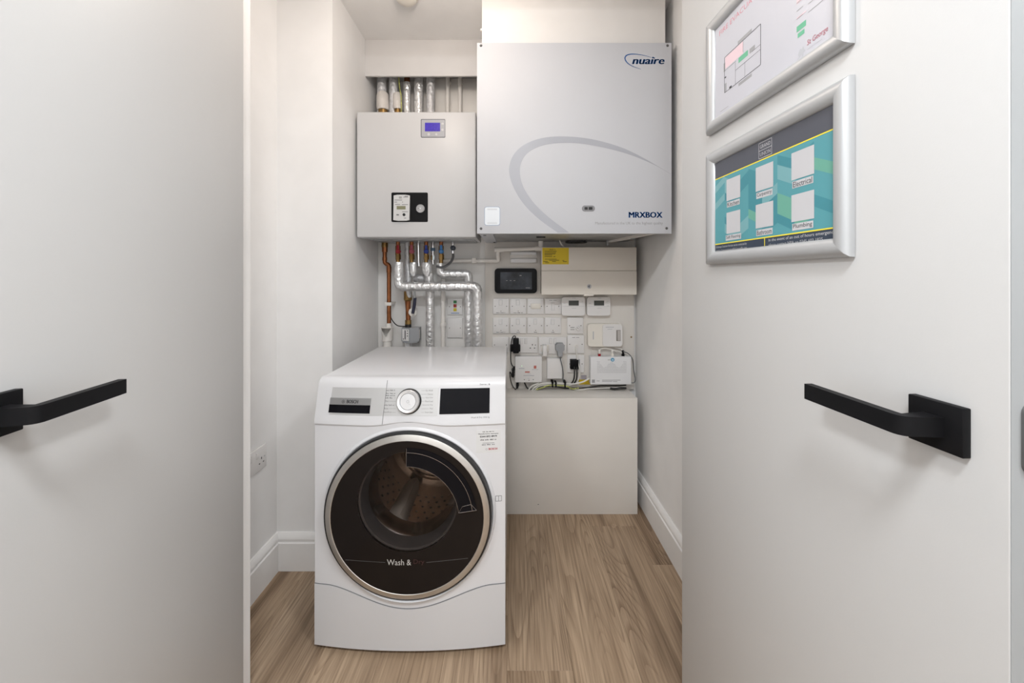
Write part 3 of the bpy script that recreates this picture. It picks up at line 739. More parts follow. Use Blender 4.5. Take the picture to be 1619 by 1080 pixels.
x_, z_ = FP(744.5, 662); MB(fw_).text('Wash & Dry 10/6 kg', x_, z_, 0.0575, 0.0058, -0.0004).build('capacity_lettering', M_GREYINK, fas)
# round door
RYF = 1.146
dw = MB().lathe_y(DCX, DCZ, [(0.2560, 1.185), (0.2570, 1.160), (0.2545, 1.1515), (0.2505, 1.1500), (0.2495, 1.158)], 96).build('door', M_BLKRUB, wm)
tag(dw, 'dark tinted round door with a steel ring')
MB().lathe_y(DCX, DCZ, [(0.2500, 1.156), (0.2495, 1.1492), (0.2470, 1.1478), (0.2325, 1.1440), (0.2312, 1.1450), (0.2310, 1.152)], 96).build('steel_ring', M_STEEL, dw)
GXC, GZC, GR = WXC + 0.004, DCZ + 0.050, 0.150
# tinted outer pane: annulus between the ring and the (eccentric) window
vs_ = []; fs = []; n = 96
for k in range(n):
    g = 2 * PI * k / n; c, s_ = math.cos(g), math.sin(g)
    for j in range(5):
        t = j / 4; x = (DCX + 0.2312 * c) * (1 - t) + (GXC + GR * c) * t; z = (DCZ + 0.2312 * s_) * (1 - t) + (GZC + GR * s_) * t
        d2 = ((x - DCX) ** 2 + (z - DCZ) ** 2) / 0.2312 ** 2; vs_.append((x, 1.1452 - 0.006 * (1 - d2), z))
for k in range(n):
    k2 = (k + 1) % n
    for j in range(4): fs.append((k * 5 + j, k * 5 + j + 1, k2 * 5 + j + 1, k2 * 5 + j))
MB().add(vs_, fs).build('tinted_pane', M_TINT, dw)
def paneY(x, z): return 1.1452 - 0.006 * (1 - ((x - DCX) ** 2 + (z - DCZ) ** 2) / 0.2312 ** 2)
vs_ = [(GXC, paneY(GXC, GZC), GZC)]; fs = []
for j in (1, 2, 3):
    for k in range(64):
        g = 2 * PI * k / 64; x, z = GXC + GR * j / 3 * math.cos(g), GZC + GR * j / 3 * math.sin(g); vs_.append((x, paneY(x, z), z))
for k in range(64):
    k2 = (k + 1) % 64; fs.append((0, 1 + k2, 1 + k))
    for j in (0, 1): fs.append((1 + j * 64 + k, 1 + j * 64 + k2, 1 + (j + 1) * 64 + k2, 1 + (j + 1) * 64 + k))
MB().add(vs_, fs).build('window_pane', M_CLEAR, dw)
MB().lathe_y(GXC, GZC, [(GR + 0.002, 1.150), (GR - 0.004, 1.152), (GR - 0.012, 1.175), (GR - 0.016, 1.23), (GR - 0.020, 1.25)], 64).build('window_collar', M_DARKRING, dw)
MB().lathe_y(GXC, GZC, [(GR - 0.014, 1.19), (GR - 0.022, 1.21), (GR - 0.026, 1.24)], 64).build('collar_rim', M_CHROME, dw)
# drum behind the window
drum = MB().lathe_y(GXC, GZC - 0.01, [(0.158, 1.25), (0.172, 1.262), (0.205, 1.30), (0.205, 1.56), (0.190, 1.585), (0.10, 1.575), (0.095, 1.565), (0.055, 1.565), (0.050, 1.575), (0.0001, 1.575)], 64).build('drum', M_DRUM, wm)
for k in range(3):
    g = PI / 2 + 0.55 + 2 * PI * k / 3
    def lw(x, y, z, g=g):
        r_ = 0.205 - z; return (GXC + r_ * math.cos(g) + x * -math.sin(g), y, GZC - 0.01 + r_ * math.sin(g) + x * math.cos(g))
    lfm = MB(lw); lfm.extrude([(-0.040, 0.0), (0.040, 0.0), (0.018, 0.040), (0.0, 0.050), (-0.018, 0.040)], lambda a, b, t: (a * (1 if t == 0 else 0.8), 1.315 if t == 0 else 1.555, b))
    lfm.build('drum_lifter', mat('lifter_plastic', (0.38, 0.36, 0.34), 0.35), drum)
hl = MB()
for ring in range(7):
    y = 1.335 + 0.033 * ring
    for k in range(40):
        g = 2 * PI * (k + 0.5 * (ring % 2)) / 40; a = Vector((math.cos(g), 0, math.sin(g))); tq = Vector((-math.sin(g), 0, math.cos(g)))
        c_ = Vector((GXC, y, GZC - 0.01)) + a * 0.2035
        hl.add([tuple(c_ + tq * 0.005 * math.cos(w) + Vector((0, 1, 0)) * 0.005 * math.sin(w)) for w in [2 * PI * i / 6 for i in range(6)]], [tuple(range(6))])
tag(hl.build('drum_holes', M_BLKRUB, drum), kind='stuff')
for rr_ in (0.05, 0.10, 0.15):
    MB().lathe_y(GXC, GZC - 0.01, [(rr_ - 0.004, 1.572), (rr_, 1.562), (rr_ + 0.004, 1.572)], 48).build('drum_rib', M_DRUM, drum)
# grip: black arc from the top round to the right
def arcpt(r_, g): return (DCX + r_ * math.cos(g), DCZ + r_ * math.sin(g))
gA, gB = math.radians(90), math.radians(7)
def arc_band(b, r0, r1, y0, y1, seg=30, a=gA, e=gB):
    vs_ = []; fs = []
    for k in range(seg + 1):
        g = a + (e - a) * k / seg
        for r_, yy in ((r0, y1), (r0, y0), (r1, y0), (r1, y1)):
            x, z = arcpt(r_, g); vs_.append((x, paneY(x, z) + yy, z))
    for k in range(seg):
        for j in range(4): fs.append((k * 4 + j, (k + 1) * 4 + j, (k + 1) * 4 + (j + 1) % 4, k * 4 + (j + 1) % 4))
    fs.append((0, 1, 2, 3)); fs.append(tuple(seg * 4 + j for j in (3, 2, 1, 0)))
    return b.add(vs_, fs)
gr = arc_band(MB(), 0.158, 0.212, -0.003, 0.004).build('door_grip', M_GLOSSBLACK, dw)
ge = MB(); arc_band(ge, 0.1985, 0.2000, -0.0045, -0.002)
for r0, r1, g in ((0.158, 0.212, gA), (0.158, 0.212, gB)):
    p0, p1 = arcpt(r0, g), arcpt(r1, g); ge.tube([(p0[0], paneY(*p0) - 0.004, p0[1]), (p1[0], paneY(*p1) - 0.004, p1[1])], 0.0009, 6)
p0, p1 = arcpt(0.172, gB + 0.10), arcpt(0.199, gB + 0.10); ge.tube([(p0[0], paneY(*p0) - 0.004, p0[1]), (p1[0], paneY(*p1) - 0.004, p1[1])], 0.0008, 6)
p2 = arcpt(0.212, gB); ge.tube([(p1[0], paneY(*p1) - 0.004, p1[1]), (p2[0], paneY(*p2) - 0.004, p2[1])], 0.0007, 6)
p3 = arcpt(0.158, gB); ge.tube([(p0[0], paneY(*p0) - 0.004, p0[1]), (p3[0], paneY(*p3) - 0.004, p3[1])], 0.0006, 6)
arc_band(ge, 0.1575, 0.1585, -0.0040, -0.002)
ge.build('grip_edge', mat('dim_chrome', (0.30, 0.30, 0.32), 0.25, 1.0), gr)
def panew(x, y, z): return (x, paneY(x, z) + y, z)
def PP(px, py): return pix_on(px, py, paneY)
dt = MB(panew); x_, z_ = PP(612, 893.5); x2, z2 = PP(650, 884.5)
dt.slot(0).text('Wash &', x_, z_, x2 - x_, z2 - z_, -0.0006)
x3, _ = PP(654, 893.5); x4, _ = PP(671, 893.5)
dt.slot(1).text('Dry', x3, z_, x4 - x3, z2 - z_, -0.0006)
dt.slot(2)
for pa, pb in (((546, 885), (609, 889.2)), ((674, 889.2), (740, 882.5))):
    A = PP(*pa); B = PP(*pb); N_ = 8
    for k in range(N_): line(dt, A[0] + (B[0] - A[0]) * k / N_, A[1] + (B[1] - A[1]) * k / N_, A[0] + (B[0] - A[0]) * (k + 1) / N_, A[1] + (B[1] - A[1]) * (k + 1) / N_, 0.0008, -0.0006)
dt.build('door_lettering', [mat('silver_ink', (0.55, 0.54, 0.52), 0.4), M_DRYRED, M_GREYINK], dw)
# white moulded lip round the door
lip = MB(); vs_ = []; fs = []
prof = [(0.2565, 0.004), (0.2570, -0.006), (0.2600, -0.0095), (0.2645, -0.007), (0.2680, 0.001)]
for k in range(96):
    g = 2 * PI * k / 96
    for r_, yy in prof:
        x, z = DCX + r_ * math.cos(g), DCZ + r_ * math.sin(g); vs_.append((x, frontY(x, z) + yy * (0.9 - 0.5 * math.sin(g)), z))
for k in range(96):
    k2 = (k + 1) % 96
    for j in range(len(prof) - 1): fs.append((k * 5 + j, k * 5 + j + 1, k2 * 5 + j + 1, k2 * 5 + j))
lip.add(vs_, fs).build('door_surround', M_WHITEAPP, wm)
# stickers
def frw(x, y, z): return (x, frontY(x, z) + y, z)
def RP(px, py): return pix_on(px, py, frontY)
xa, za = RP(753, 716.5); xb, zb = RP(791.5, 679)
sk = MB(frw).patch(xa, xb, za, zb, -0.0004, 0.0, 4, 2).build('sticker', mat('clear_label', (0.72, 0.72, 0.72), 0.25), wm)
q = MB(frw); q.slot(0)
zz = lambda py: RP(772, py)[1]
cxs = (xa + xb) / 2
q.dashes(cxs - 0.018, zz(683), 0.036, 0.0026, -0.0007, 18).text('Manufacturer warranty', cxs - 0.031, zz(686.8), 0.062, 0.0040, -0.0007, 0.02)
q.text('0344 892 8979', cxs - 0.026, zz(691.3), 0.052, 0.0056, -0.0007, 0.02).dashes(cxs - 0.025, zz(696), 0.050, 0.0040, -0.0007, 17)
q.rect(cxs - 0.018, cxs + 0.018, zz(700.5), zz(700), -0.0007).dashes(cxs - 0.020, zz(703.5), 0.040, 0.0032, -0.0007, 13)
q.slot(1).text('BOSCH', cxs + 0.001, zz(711.5), 0.026, 0.0062, -0.0007, 0.03)
q.slot(2).lathe_y(cxs - 0.006, zz(711.5) + 0.0031, [(0.0024, -0.0007), (0.0030, -0.0007)], 16)
tag(q.build('sticker_lettering', [M_INK, M_REDINK, M_GREYINK], sk), kind='stuff')
q = MB(frw); x_, z_ = RP(783.5, 792.5); x2, z2 = RP(793, 783.5)
for s_ in ((x_, z_, x2, z_), (x_, z2, x2, z2), (x_, z_, x_, z2), (x2, z_, x2, z2), ((x_ + x2) / 2, z_, (x_ + x2) / 2, z2)): line(q, *s_, 0.0014, -0.0006)
q.build('manual_symbol', M_GREYINK, wm)

# ------------------------------------------------------------------ heat interface unit
YU = 1.71
ux0, ux1, uz0, uz1 = wx(563.5, YU), wx(752.5, YU), wz(375.5, YU), wz(176.5, YU)
hiu = thing('heat_interface_unit', 'white wall-hung heating unit with a blue display above the pipes', 'heating unit', ((ux0 + ux1) / 2, 2.0, uz0))
MB().box(ux0 + 0.004, ux1 - 0.004, 1.80, 2.029, uz0 + 0.004, uz1 - 0.004, 0.002).build('casing', M_UNIT, hiu)
cov = MB().box(ux0, ux1, YU, 1.80, uz0, uz1, 0.007, 3).build('front_cover', M_UNIT, hiu)
MB().box(ux0 + 0.03, ux1 - 0.02, 1.83, 2.0, uz0 - 0.0015, uz0 + 0.004).build('base_tray', M_GALV, hiu)
xa, xb, za, zb = wx(665.5, YU), wx(704, YU), wz(217.5, YU), wz(188.5, YU)
dsp = MB().prism(rrect(xa, xb, za, zb, 0.004), YU - 0.0012, YU + 0.002).build('display_bezel', mat('dark_bezel', (0.10, 0.10, 0.11), 0.4), cov)
MB().prism(rrect(xa + 0.0035, xb - 0.0015, za + 0.002, zb - 0.0035, 0.003), YU - 0.0022, YU).build('display_face', mat('grey_face', (0.40, 0.40, 0.42), 0.4), dsp)
MB().box(wx(672, YU), wx(696, YU), YU - 0.003, YU, wz(208, YU), wz(194.5, YU)).build('screen', M_LCDBLUE, dsp)
for px_, py_, r_ in ((700, 196.3, 0.0042), (700, 205.5, 0.0042), (678, 212.8, 0.006), (690, 212.8, 0.005)):
    MB().disc(wx(px_, YU), wz(py_, YU), r_, YU - 0.0034, YU - 0.001, 16).build('button', M_SILVERPL if py_ > 210 else M_PLATE, dsp)
for px_, py_, up in ((700, 196.3, 1), (700, 205.5, -1)):
    q = MB()
    x_, z_ = wx(px_, YU), wz(py_, YU); q.flat([(x_ - 0.002, z_ - 0.0014 * up), (x_ + 0.002, z_ - 0.0014 * up), (x_, z_ + 0.002 * up)][::up], YU - 0.0036); q.build('button_arrow', M_INK, dsp)
xa, xb, za, zb = wx(619, YU), wx(676.5, YU), wz(351, YU), wz(304.5, YU)
mp = MB().prism(rrect(xa, xb, za, zb, 0.005), YU - 0.0015, YU + 0.003).build('meter_panel', M_BLACK, cov)
a0, a1, c0, c1 = wx(623, YU), wx(648.8, YU), wz(349.5, YU), wz(308.8, YU)
mm = (a0 + a1) / 2
poly = [(a0, c0 + 0.003), (mm - 0.018, c0), (mm + 0.018, c0), (a1 - 0.002, c0 + 0.003), (a1, c1 - 0.003), (mm + 0.018, c1), (mm - 0.018, c1), (a0 + 0.002, c1 - 0.003)]
hm = MB().prism(poly, YU - 0.012, YU - 0.001).build('heat_meter', mat('meter_grey', (0.60, 0.60, 0.60), 0.4), mp)
yq = YU - 0.0123
MB().rect(wx(628.5, YU), wx(642.5, YU), wz(332, YU), wz(326.5, YU), yq).build('meter_lcd', M_LCDOLIVE, hm)
MB().disc(wx(640, YU), wz(340.2, YU), 0.0065, YU - 0.0135, YU - 0.011, 20).build('meter_button', M_BLKRUB, hm)
q = MB(); q.rect(wx(628, YU), wx(632, YU), wz(341.3, YU), wz(339.5, YU), yq)
for px0, px1, py_ in ((632, 636.5, 312.3), (632, 636.5, 314), (639, 646.5, 312.5), (641, 646, 311), (625, 637, 317), (625, 629, 320.3), (637, 638.5, 320.3), (626, 634, 324), (636.5, 646, 324.3), (637, 646, 335.6), (640, 643.5, 345.5)):
    q.rect(wx(px0, YU), wx(px1, YU), wz(py_ + 0.5, YU), wz(py_ - 0.4, YU), yq)
tag(q.build('meter_print', M_GREYINK, hm), kind='stuff')
gg = MB().lathe_y(wx(665, YU), wz(330, YU), [(0.0001, YU - 0.005), (0.0165, YU - 0.005), (0.0185, YU - 0.007), (0.0195, YU - 0.001)], 32).build('pressure_gauge', mat('gauge_face', (0.40, 0.40, 0.41), 0.35), mp)
MB().disc(wx(665, YU), wz(330, YU), 0.0035, YU - 0.0075, YU - 0.004, 12).build('gauge_hub', M_CHROME, gg)
q = MB()
for k in range(9):
    g = math.radians(220 - 32 * k); x_, z_ = wx(665, YU), wz(330, YU)
    line(q, x_ + 0.011 * math.cos(g), z_ + 0.011 * math.sin(g), x_ + 0.0145 * math.cos(g), z_ + 0.0145 * math.sin(g), 0.0012, YU - 0.0053)
line(q, wx(665, YU), wz(330, YU), wx(665, YU) - 0.012, wz(330, YU), 0.0012, YU - 0.0054)
q.build('gauge_marks', M_INK, gg)

# ------------------------------------------------------------------ ventilation unit
YM = 1.52
vx0, vx1, vz0, vz1 = wx(754, YM), wx(1062, YM), wz(369.5, YM), wz(67.5, YM)
mv = thing('ventilation_unit', 'large white ventilation box with a grey swoosh and blue lettering', 'ventilation unit', ((vx0 + vx1) / 2, 1.95, vz0))
MB().box(vx0 + 0.012, vx1 - 0.035, 1.536, 2.018, vz0 + 0.012, vz1 - 0.005, 0.002).build('casing', M_GALV, mv)
vp = MB().box(vx0, vx1, YM, 1.535, vz0, vz1, 0.0015).build('front_panel', M_MVHR, mv)
for px_, py_ in ((760.5, 72), (1055.5, 72), (760.5, 361.5), (1054, 361)):
    MB().lathe_y(wx(px_, YM), wz(py_, YM), [(0.0001, YM - 0.002), (0.003, YM - 0.0022), (0.0048, YM - 0.0006), (0.0055, YM)], 14).build('screw', M_DARKMETAL, vp)
out_ = [(1565, 435), (1450, 366), (1300, 280), (1150, 207), (1000, 155), (850, 118), (700, 97), (550, 91), (430, 99), (320, 124), (220, 171), (150, 230), (105, 302), (86, 390), (96, 470), (131, 565), (191, 670), (270, 765), (370, 855), (455, 918), (530, 970)]
in_ = [(635, 970), (560, 916), (470, 848), (380, 770), (300, 685), (235, 590), (197, 500), (184, 410), (197, 330), (240, 258), (310, 207), (400, 172), (500, 155), (620, 150), (750, 158), (900, 183), (1050, 217), (1200, 262), (1350, 322), (1465, 378), (1565, 438)]
sp = lambda L_: [(wx(790 + p.x * 0.17295, YM), wz(200 + p.y * 0.17295, YM)) for p in spline([(a, b, 0) for a, b in L_], 4)]
o_, i_ = sp(out_), sp(in_)[::-1]
q = MB(); n = min(len(o_), len(i_))
for k in range(n - 1): q.flat([i_[k], i_[k + 1], o_[k + 1], o_[k]], YM - 0.0004)
q.build('swoosh', M_SWOOSH, vp)
q = MB(); x_, z_ = wx(1000, YM), wz(101.5, YM)
q.text('nuaire', x_, z_, wx(1050, YM) - x_, wz(90.5, YM) - z_, YM - 0.0004, 0.032, 0.22)
pts = spline([(1030, 91, 0), (1016, 87.2, 0), (1001, 85.6, 0), (991.5, 87.2, 0), (988, 92, 0), (991, 98.5, 0), (999, 104.3, 0), (1013, 109.5, 0)], 5)
for k in range(len(pts) - 1):
    t = k / (len(pts) - 1); wdt = 0.0012 + 0.0036 * math.sin(PI * t) ** 1.5
    line(q, wx(pts[k].x, YM), wz(pts[k].y, YM), wx(pts[k + 1].x, YM), wz(pts[k + 1].y, YM), wdt, YM - 0.0004)
q.flat([(wx(1031, YM), wz(89.2, YM)), (wx(1036, YM), wz(92, YM)), (wx(1034, YM), wz(93, YM))], YM - 0.0004)
q.build('brand_logo', M_BLUEINK, vp)
q = MB(); x_, z_ = wx(994.5, YM), wz(344.3, YM)
q.text('MRXBOX', x_, z_, wx(1047, YM) - x_, wz(335.2, YM) - z_, YM - 0.0004, 0.032)
q.build('blue_lettering', M_BLUEINK, vp)
x_, z_ = wx(941, YM), wz(356.3, YM)
MB().text('Manufactured in the UK to the highest quality', x_, z_, wx(1048, YM) - x_, wz(350.7, YM) - z_, YM - 0.0004).build('grey_lettering', M_PALEINK, vp)
slot_ = MB().prism(rrect(wx(920, YM), wx(940.5, YM), wz(334.5, YM), wz(325, YM), 0.0115, 8), YM - 0.001, YM + 0.001).build('indicator_slot', mat('slot_rim', (0.22, 0.22, 0.23), 0.4), vp)
MB().box(wx(924, YM), wx(929, YM), YM - 0.002, YM, wz(331.7, YM), wz(327.5, YM)).build('indicator', M_BLKRUB, slot_)
MB().box(wx(930.5, YM), wx(936.5, YM), YM - 0.002, YM, wz(331.7, YM), wz(327.5, YM)).build('indicator', M_BLKRUB, slot_)
xa, xb, za, zb = wx(766, YM), wx(790.5, YM), wz(356.5, YM), wz(327, YM)
stk = MB().prism(rrect(xa, xb, za, zb, 0.009), YM - 0.0003, YM).build('code_sticker', mat('sticker_blue', (0.05, 0.16, 0.36), 0.4), vp)
MB().prism(rrect(xa + 0.0012, xb - 0.0012, za + 0.0012, zb - 0.0012, 0.008), YM - 0.0005, YM - 0.0002).build('sticker_face', mat('sticker_white', (0.72, 0.76, 0.80), 0.4), stk)
q = MB()
for py_ in (330.3, 331.8, 352.0, 353.7):
    q.rect(wx(770.5, YM), wx(786, YM), wz(py_ + 0.25, YM), wz(py_ - 0.25, YM), YM - 0.0007)
tag(q.build('sticker_print', M_MIDGREY, stk), kind='stuff')
# underside: rails and brackets
br = MB(); A = (wx(757, 1.54), vz0 + 0.010); br.prism([(A[0], vz0 + 0.012), (A[0] + 0.055, vz0 + 0.012), (A[0] + 0.055, vz0 + 0.003), (A[0], vz0 + 0.003)], 1.537, 1.98)
br.build('side_rail', M_MVHR, mv)
MB().cyl((A[0] + 0.020, 1.60, vz0 + 0.0035), (A[0] + 0.020, 1.60, vz0 + 0.0005), 0.006, 10).build('bolt', M_DARKMETAL, mv)
MB().cyl((A[0] + 0.045, 1.93, vz0 + 0.0035), (A[0] + 0.045, 1.93, vz0 - 0.001), 0.006, 10).build('bolt', M_DARKMETAL, mv)
sr = MB().extrude([(0, 0), (0.022, 0), (0.022, 0.010), (0, 0.010)], lambda a, b, t: ((vx1 - 0.075 + a, 1.55, vz0 + 0.002 + b) if t == 0 else (vx1 - 0.150 + a, 1.96, vz0 + 0.002 + b)))
sr.build('side_rail', M_PVC, mv)
MB().cyl((vx1 - 0.150, 1.95, vz0 + 0.012), (vx1 - 0.150, 1.95, vz0 - 0.012), 0.007, 10).build('bolt', M_GALV, mv)
MB().cyl((vx1 - 0.095, 1.72, vz0 + 0.003), (vx1 - 0.095, 1.72, vz0 - 0.002), 0.006, 10).build('bolt', M_GALV, mv)
MB().lathe_z(wx(911, 1.95), 1.955, [(0.055, vz0 + 0.013), (0.055, vz0 + 0.002), (0.045, vz0 + 0.001)], 32).build('drain_port', M_BLKRUB, mv)
MB().box(wx(848, 1.75), wx(862, 1.75), 1.74, 1.756, vz0 + 0.006, vz0 + 0.0125).build('slot', M_BLKRUB, mv)

# ------------------------------------------------------------------ pipes above the heating unit
YT = 1.93
ztop = 2.25
def vpipe(b, px0, px1, z0, z1, Y, seg=16):
    x = (wx(px0, Y) + wx(px1, Y)) / 2; b.cyl((x, Y, z0), (x, Y, z1), abs(wx(px1, Y) - wx(px0, Y)) / 2, seg); return x
G1 = 'insulated pipes between the pelmet and the heating unit'
zb_u = uz1 - 0.002
def ins_pipe(label, px0, px1, mat_=M_FOILD, sleeve=None, copper=None, Y=YT):
    x = wx((px0 + px1) / 2, Y)
    t = thing('insulated_pipe', label, 'pipe', (x, Y, zb_u), group=G1)
    q = MB(); zlow = zb_u - 0.0
    if copper: vpipe(q, px0, px1, zlow, wz(copper[2], Y), Y)
    else: vpipe(q, px0, px1, zlow, ztop, Y)
    q.build('foil_wrap', mat_, t)
    if sleeve:
        q = MB(); xs0, xs1 = wx(sleeve[0], Y - 0.01), wx(sleeve[1], Y - 0.01); r_ = (xs1 - xs0) / 2
        xc = (xs0 + xs1) / 2; z0, z1 = wz(sleeve[3], Y), wz(sleeve[2], Y)
        q.tube([(xc + 0.003, Y - 0.01, z0), (xc + 0.002, Y - 0.01, z0 + 0.02), (xc, Y - 0.008, z1 - 0.006), (xc - 0.002, Y - 0.006, z1)], r_, 16, True, [r_ * 0.95, r_, r_ * 0.97, r_ * 0.88])
        q.build('foam_sleeve', mat('foam_sleeve', (0.70, 0.66, 0.62), 0.55, 0.1, bump=0.6, bscale=60), t)
        q = MB(); q.cyl((xc + 0.003, Y - 0.01, zb_u), (xc + 0.003, Y - 0.01, z0), r_ * 0.75); q.build('coupling', M_BRASS, t)
    if copper:
        q = MB(); vpipe(q, copper[0], copper[1], wz(copper[2], Y) - 0.01, ztop, Y); q.build('copper_stub', M_COPPER, t)
ins_pipe('leftmost foil-wrapped pipe above the heating unit with a pale sleeve', 596.5, 611, sleeve=(595, 614.5, 151, 176))
ins_pipe('second foil-wrapped pipe from the left above the heating unit, pale sleeve', 615.7, 628.7, sleeve=(620.6, 635.5, 151, 175))
ins_pipe('foil pipe above the heating unit with a bare copper top', 637.8, 649.3, M_FOIL, copper=(639, 648, 131.5))
ins_pipe('fourth foil pipe above the heating unit with crinkled wrap', 655, 669, M_FOIL)
ins_pipe('rightmost smooth silver pipe above the heating unit', 674.5, 687.5, M_FOILD)
trk = MB().box(wx(688.6, 2.0), -0.146, 1.985, YP - 0.0005, uz1 + 0.001, wz(124, 1.985), 0.001).build('white_trunking', M_PVC)
tag(trk, 'flat white trunking behind two thin white pipes near the pelmet', 'trunking')
for px_, nm in ((707.8, 'left of two thin white pipes rising above the heating unit'), (727.3, 'right of two thin white pipes rising above the heating unit')):
    t = thing('plastic_pipe', nm, 'pipe', (wx(px_, 1.96), 1.96, 1.88), group='thin white pipes above the heating unit')
    q = MB(); vpipe(q, px_ - 3.1, px_ + 3.1, uz1 + 0.001, ztop, 1.96); q.build('pipe_run', M_PVC, t)
    q = MB(); q.box(wx(px_ - 4.5, 1.96), wx(px_ + 4.5, 1.96), 1.966, 1.985, 2.16, 2.172); q.build('clip', M_PVC, t)
ew = MB().tube(spline([w3(630, 110, 1.905), w3(630.5, 122, 1.905), w3(632, 140, 1.905), w3(634.3, 152, 1.90), w3(634.5, 165, 1.90), w3(634.5, 196, 1.90)], 5), 0.0028, 8).build('earth_wire', M_EARTH)
tag(ew, 'thin yellow-green earth wire hanging among the upper pipes', 'wire')

# ------------------------------------------------------------------ pipes below the heating unit
YA, YC = 1.955, 1.915
zU = uz0
def pt3(px, py, Y=YA): return w3(px, py, Y)
def hexnut(b, px, py0, py1, halfpx, Y, seg=6): b.cyl(pt3(px, py0, Y), pt3(px, py1, Y), halfpx * Y / F, seg)
def valve(label, px, mcol, Y=YC, tagname='isolation_valve', grp='isolating valves under the heating unit', body=M_BRASS):
    t = thing(tagname, label, 'valve', pt3(px, 415, Y), group=grp)
    q = MB(); q.cyl((wx(px, Y), Y, zU + 0.004), pt3(px, 391, Y), 3.2 * Y / F, 12); q.build('tail', M_COPPER, t)
    q = MB(); hexnut(q, px, 389, 403, 4.1, Y, 12); hexnut(q, px + 0.3, 403, 410.5, 4.3, Y); q.cyl(pt3(px, 410, Y), pt3(px, 416, Y), 3.2 * Y / F, 12); q.build('body', body, t)
    yl_ = Y - 0.022
    q = MB(); x_, _, z_ = pt3(px, 397.5, yl_)
    q.disc(x_, z_, 3.6 * Y / F, yl_ - 0.006, Y - 0.008, 20, 0.003)
    q.extrude(rrect(x_ - 2.0 * Y / F, x_ + 2.0 * Y / F, z_, wz(387.5, yl_), 0.005), lambda a, b, e: (a, yl_ - 0.003 if e == 0 else yl_ + 0.003, b))
    q.build('lever', mcol, t)
    return t
valve('isolating valve with a bright red lever, leftmost under the heating unit', 629.2, M_RED)
valve('isolating valve with a faded red lever under the heating unit', 650.8, M_PINK)
valve('isolating valve with a deep blue lever under the heating unit', 673.8, M_BLUE)
valve('isolating valve with a pale blue lever, rightmost under the heating unit', 697.5, M_LBLUE)
# copper discharge pipe and tundish
t = thing('copper_pipe', 'bare copper discharge pipe with a swan-neck bend at the far left', 'pipe', pt3(614, 512))
Yc = 1.965; r_ = 3.3 * Yc / F
MB().tube(bend([pt3(608.3, 397, Yc), pt3(608.3, 416.5, Yc), pt3(615, 418.5, Yc), pt3(615, 511.5, Yc)], 0.022, 6), r_, 14).build('pipe_run', M_COPPER, t)
q = MB(); q.cyl((wx(608.3, Yc), Yc, zU + 0.006), pt3(608.3, 391, Yc), 4.9 * Yc / F, 16); q.build('brass_coupling', M_BRASS, t)
q = MB(); hexnut(q, 608.3, 391, 398.5, 4.5, Yc, 8); q.build('compression_nut', M_COPPER, t)
MB().cyl(pt3(608.3, 407, Yc), pt3(608.3, 412, Yc), r_ * 1.15, 14).build('solder_collar', M_COPPER, t)
MB().cyl(pt3(615, 422, Yc), pt3(615, 431, Yc), r_ * 1.15, 14).build('solder_collar', M_COPPER, t)
x_, _, z_ = pt3(614.8, 480.5, Yc)
MB().box(x_ - 0.016, x_ + 0.016, Yc - 0.014, YP - 0.001, z_ - 0.0085, z_ + 0.0085, 0.002).build('pipe_clip', M_PVC, t)
td = thing('tundish', 'white plastic tundish funnel with a V-shaped opening at the far left', 'tundish', pt3(612, 547, Yc))
xt = wx(612.5, Yc)
q = MB(); q.lathe_z(wx(614.5, Yc), Yc, [(0.0135, wz(518.5, Yc)), (0.0135, wz(511, Yc))], 20); q.build('socket', M_PVC, td)
q = MB(); zt0, zt1, zt2 = wz(518, Yc), wz(530, Yc), wz(538.5, Yc)
# open-fronted bowl: shell with a V cut to the front
vs_ = []; fs = []; n = 32
for k in range(n + 1):
    g = -PI / 2 + 2 * PI * k / n; d = abs(((g + PI / 2 + PI) % (2 * PI)) - PI)
    topz = zt1 - 0.004 + (zt0 - zt1 + 0.004) * min(1, d / 1.0)
    for r__, z__ in ((0.0305, topz), (0.0265, zt1), (0.0262, zt2), (0.0190, zt2 - 0.003)): vs_.append((xt + r__ * math.cos(g), Yc + r__ * math.sin(g), z__))
for k in range(n):
    for j in range(3): fs.append((k * 4 + j, k * 4 + j + 1, (k + 1) * 4 + j + 1, (k + 1) * 4 + j))
q.add(vs_, fs); q.build('funnel', M_PVC, td)
q = MB(); q.lathe_z(xt, Yc, [(0.0300, zt0 - 0.0005), (0.0300, zt0 + 0.002), (0.012, zt0 + 0.002)], 32); q.build('bridge', M_PVC, td)
q = MB(); q.cyl((xt, Yc, zt2), (xt, Yc, wz(575, Yc)), 0.0205, 20); q.build('outlet', M_PVC, td)
# foil-insulated runs
G2 = 'foil-lagged pipes under the heating unit'
def lag(name, label, pts, rpx, m=M_FOIL, Yr=YA, corner=0.03, extra=None):
    t = thing(name, label, 'pipe', pts[-1], group=G2)
    MB().tube(bend(pts, corner, 5), rpx * Yr / F, 18).build('foil_lagging', m, t)
    for q, nm, mm_ in (extra or []): q.build(nm, mm_, t)
    return t
Yh = 1.893
e = MB(); e.cyl(pt3(750.5, 453, Yh), pt3(762, 453, Yh), 7.6 * Yh / F, 18)
lag('lagged_pipe', 'long foil-lagged pipe dropping, then running right below the valves', [pt3(630.4, 414.5, Yh), pt3(630.4, 453, Yh), pt3(755, 453, Yh), pt3(755, 600, Yh + 0.03)], 7.4, Yr=Yh, corner=0.026)
lag('lagged_pipe', 'short foil-lagged pipe running right under the pale blue valve', [pt3(696, 416, 1.94), pt3(696, 433.3, 1.94), pt3(741, 433.3, 1.94), pt3(741, 600, 1.975)], 6.9, Yr=1.94, corner=0.02)
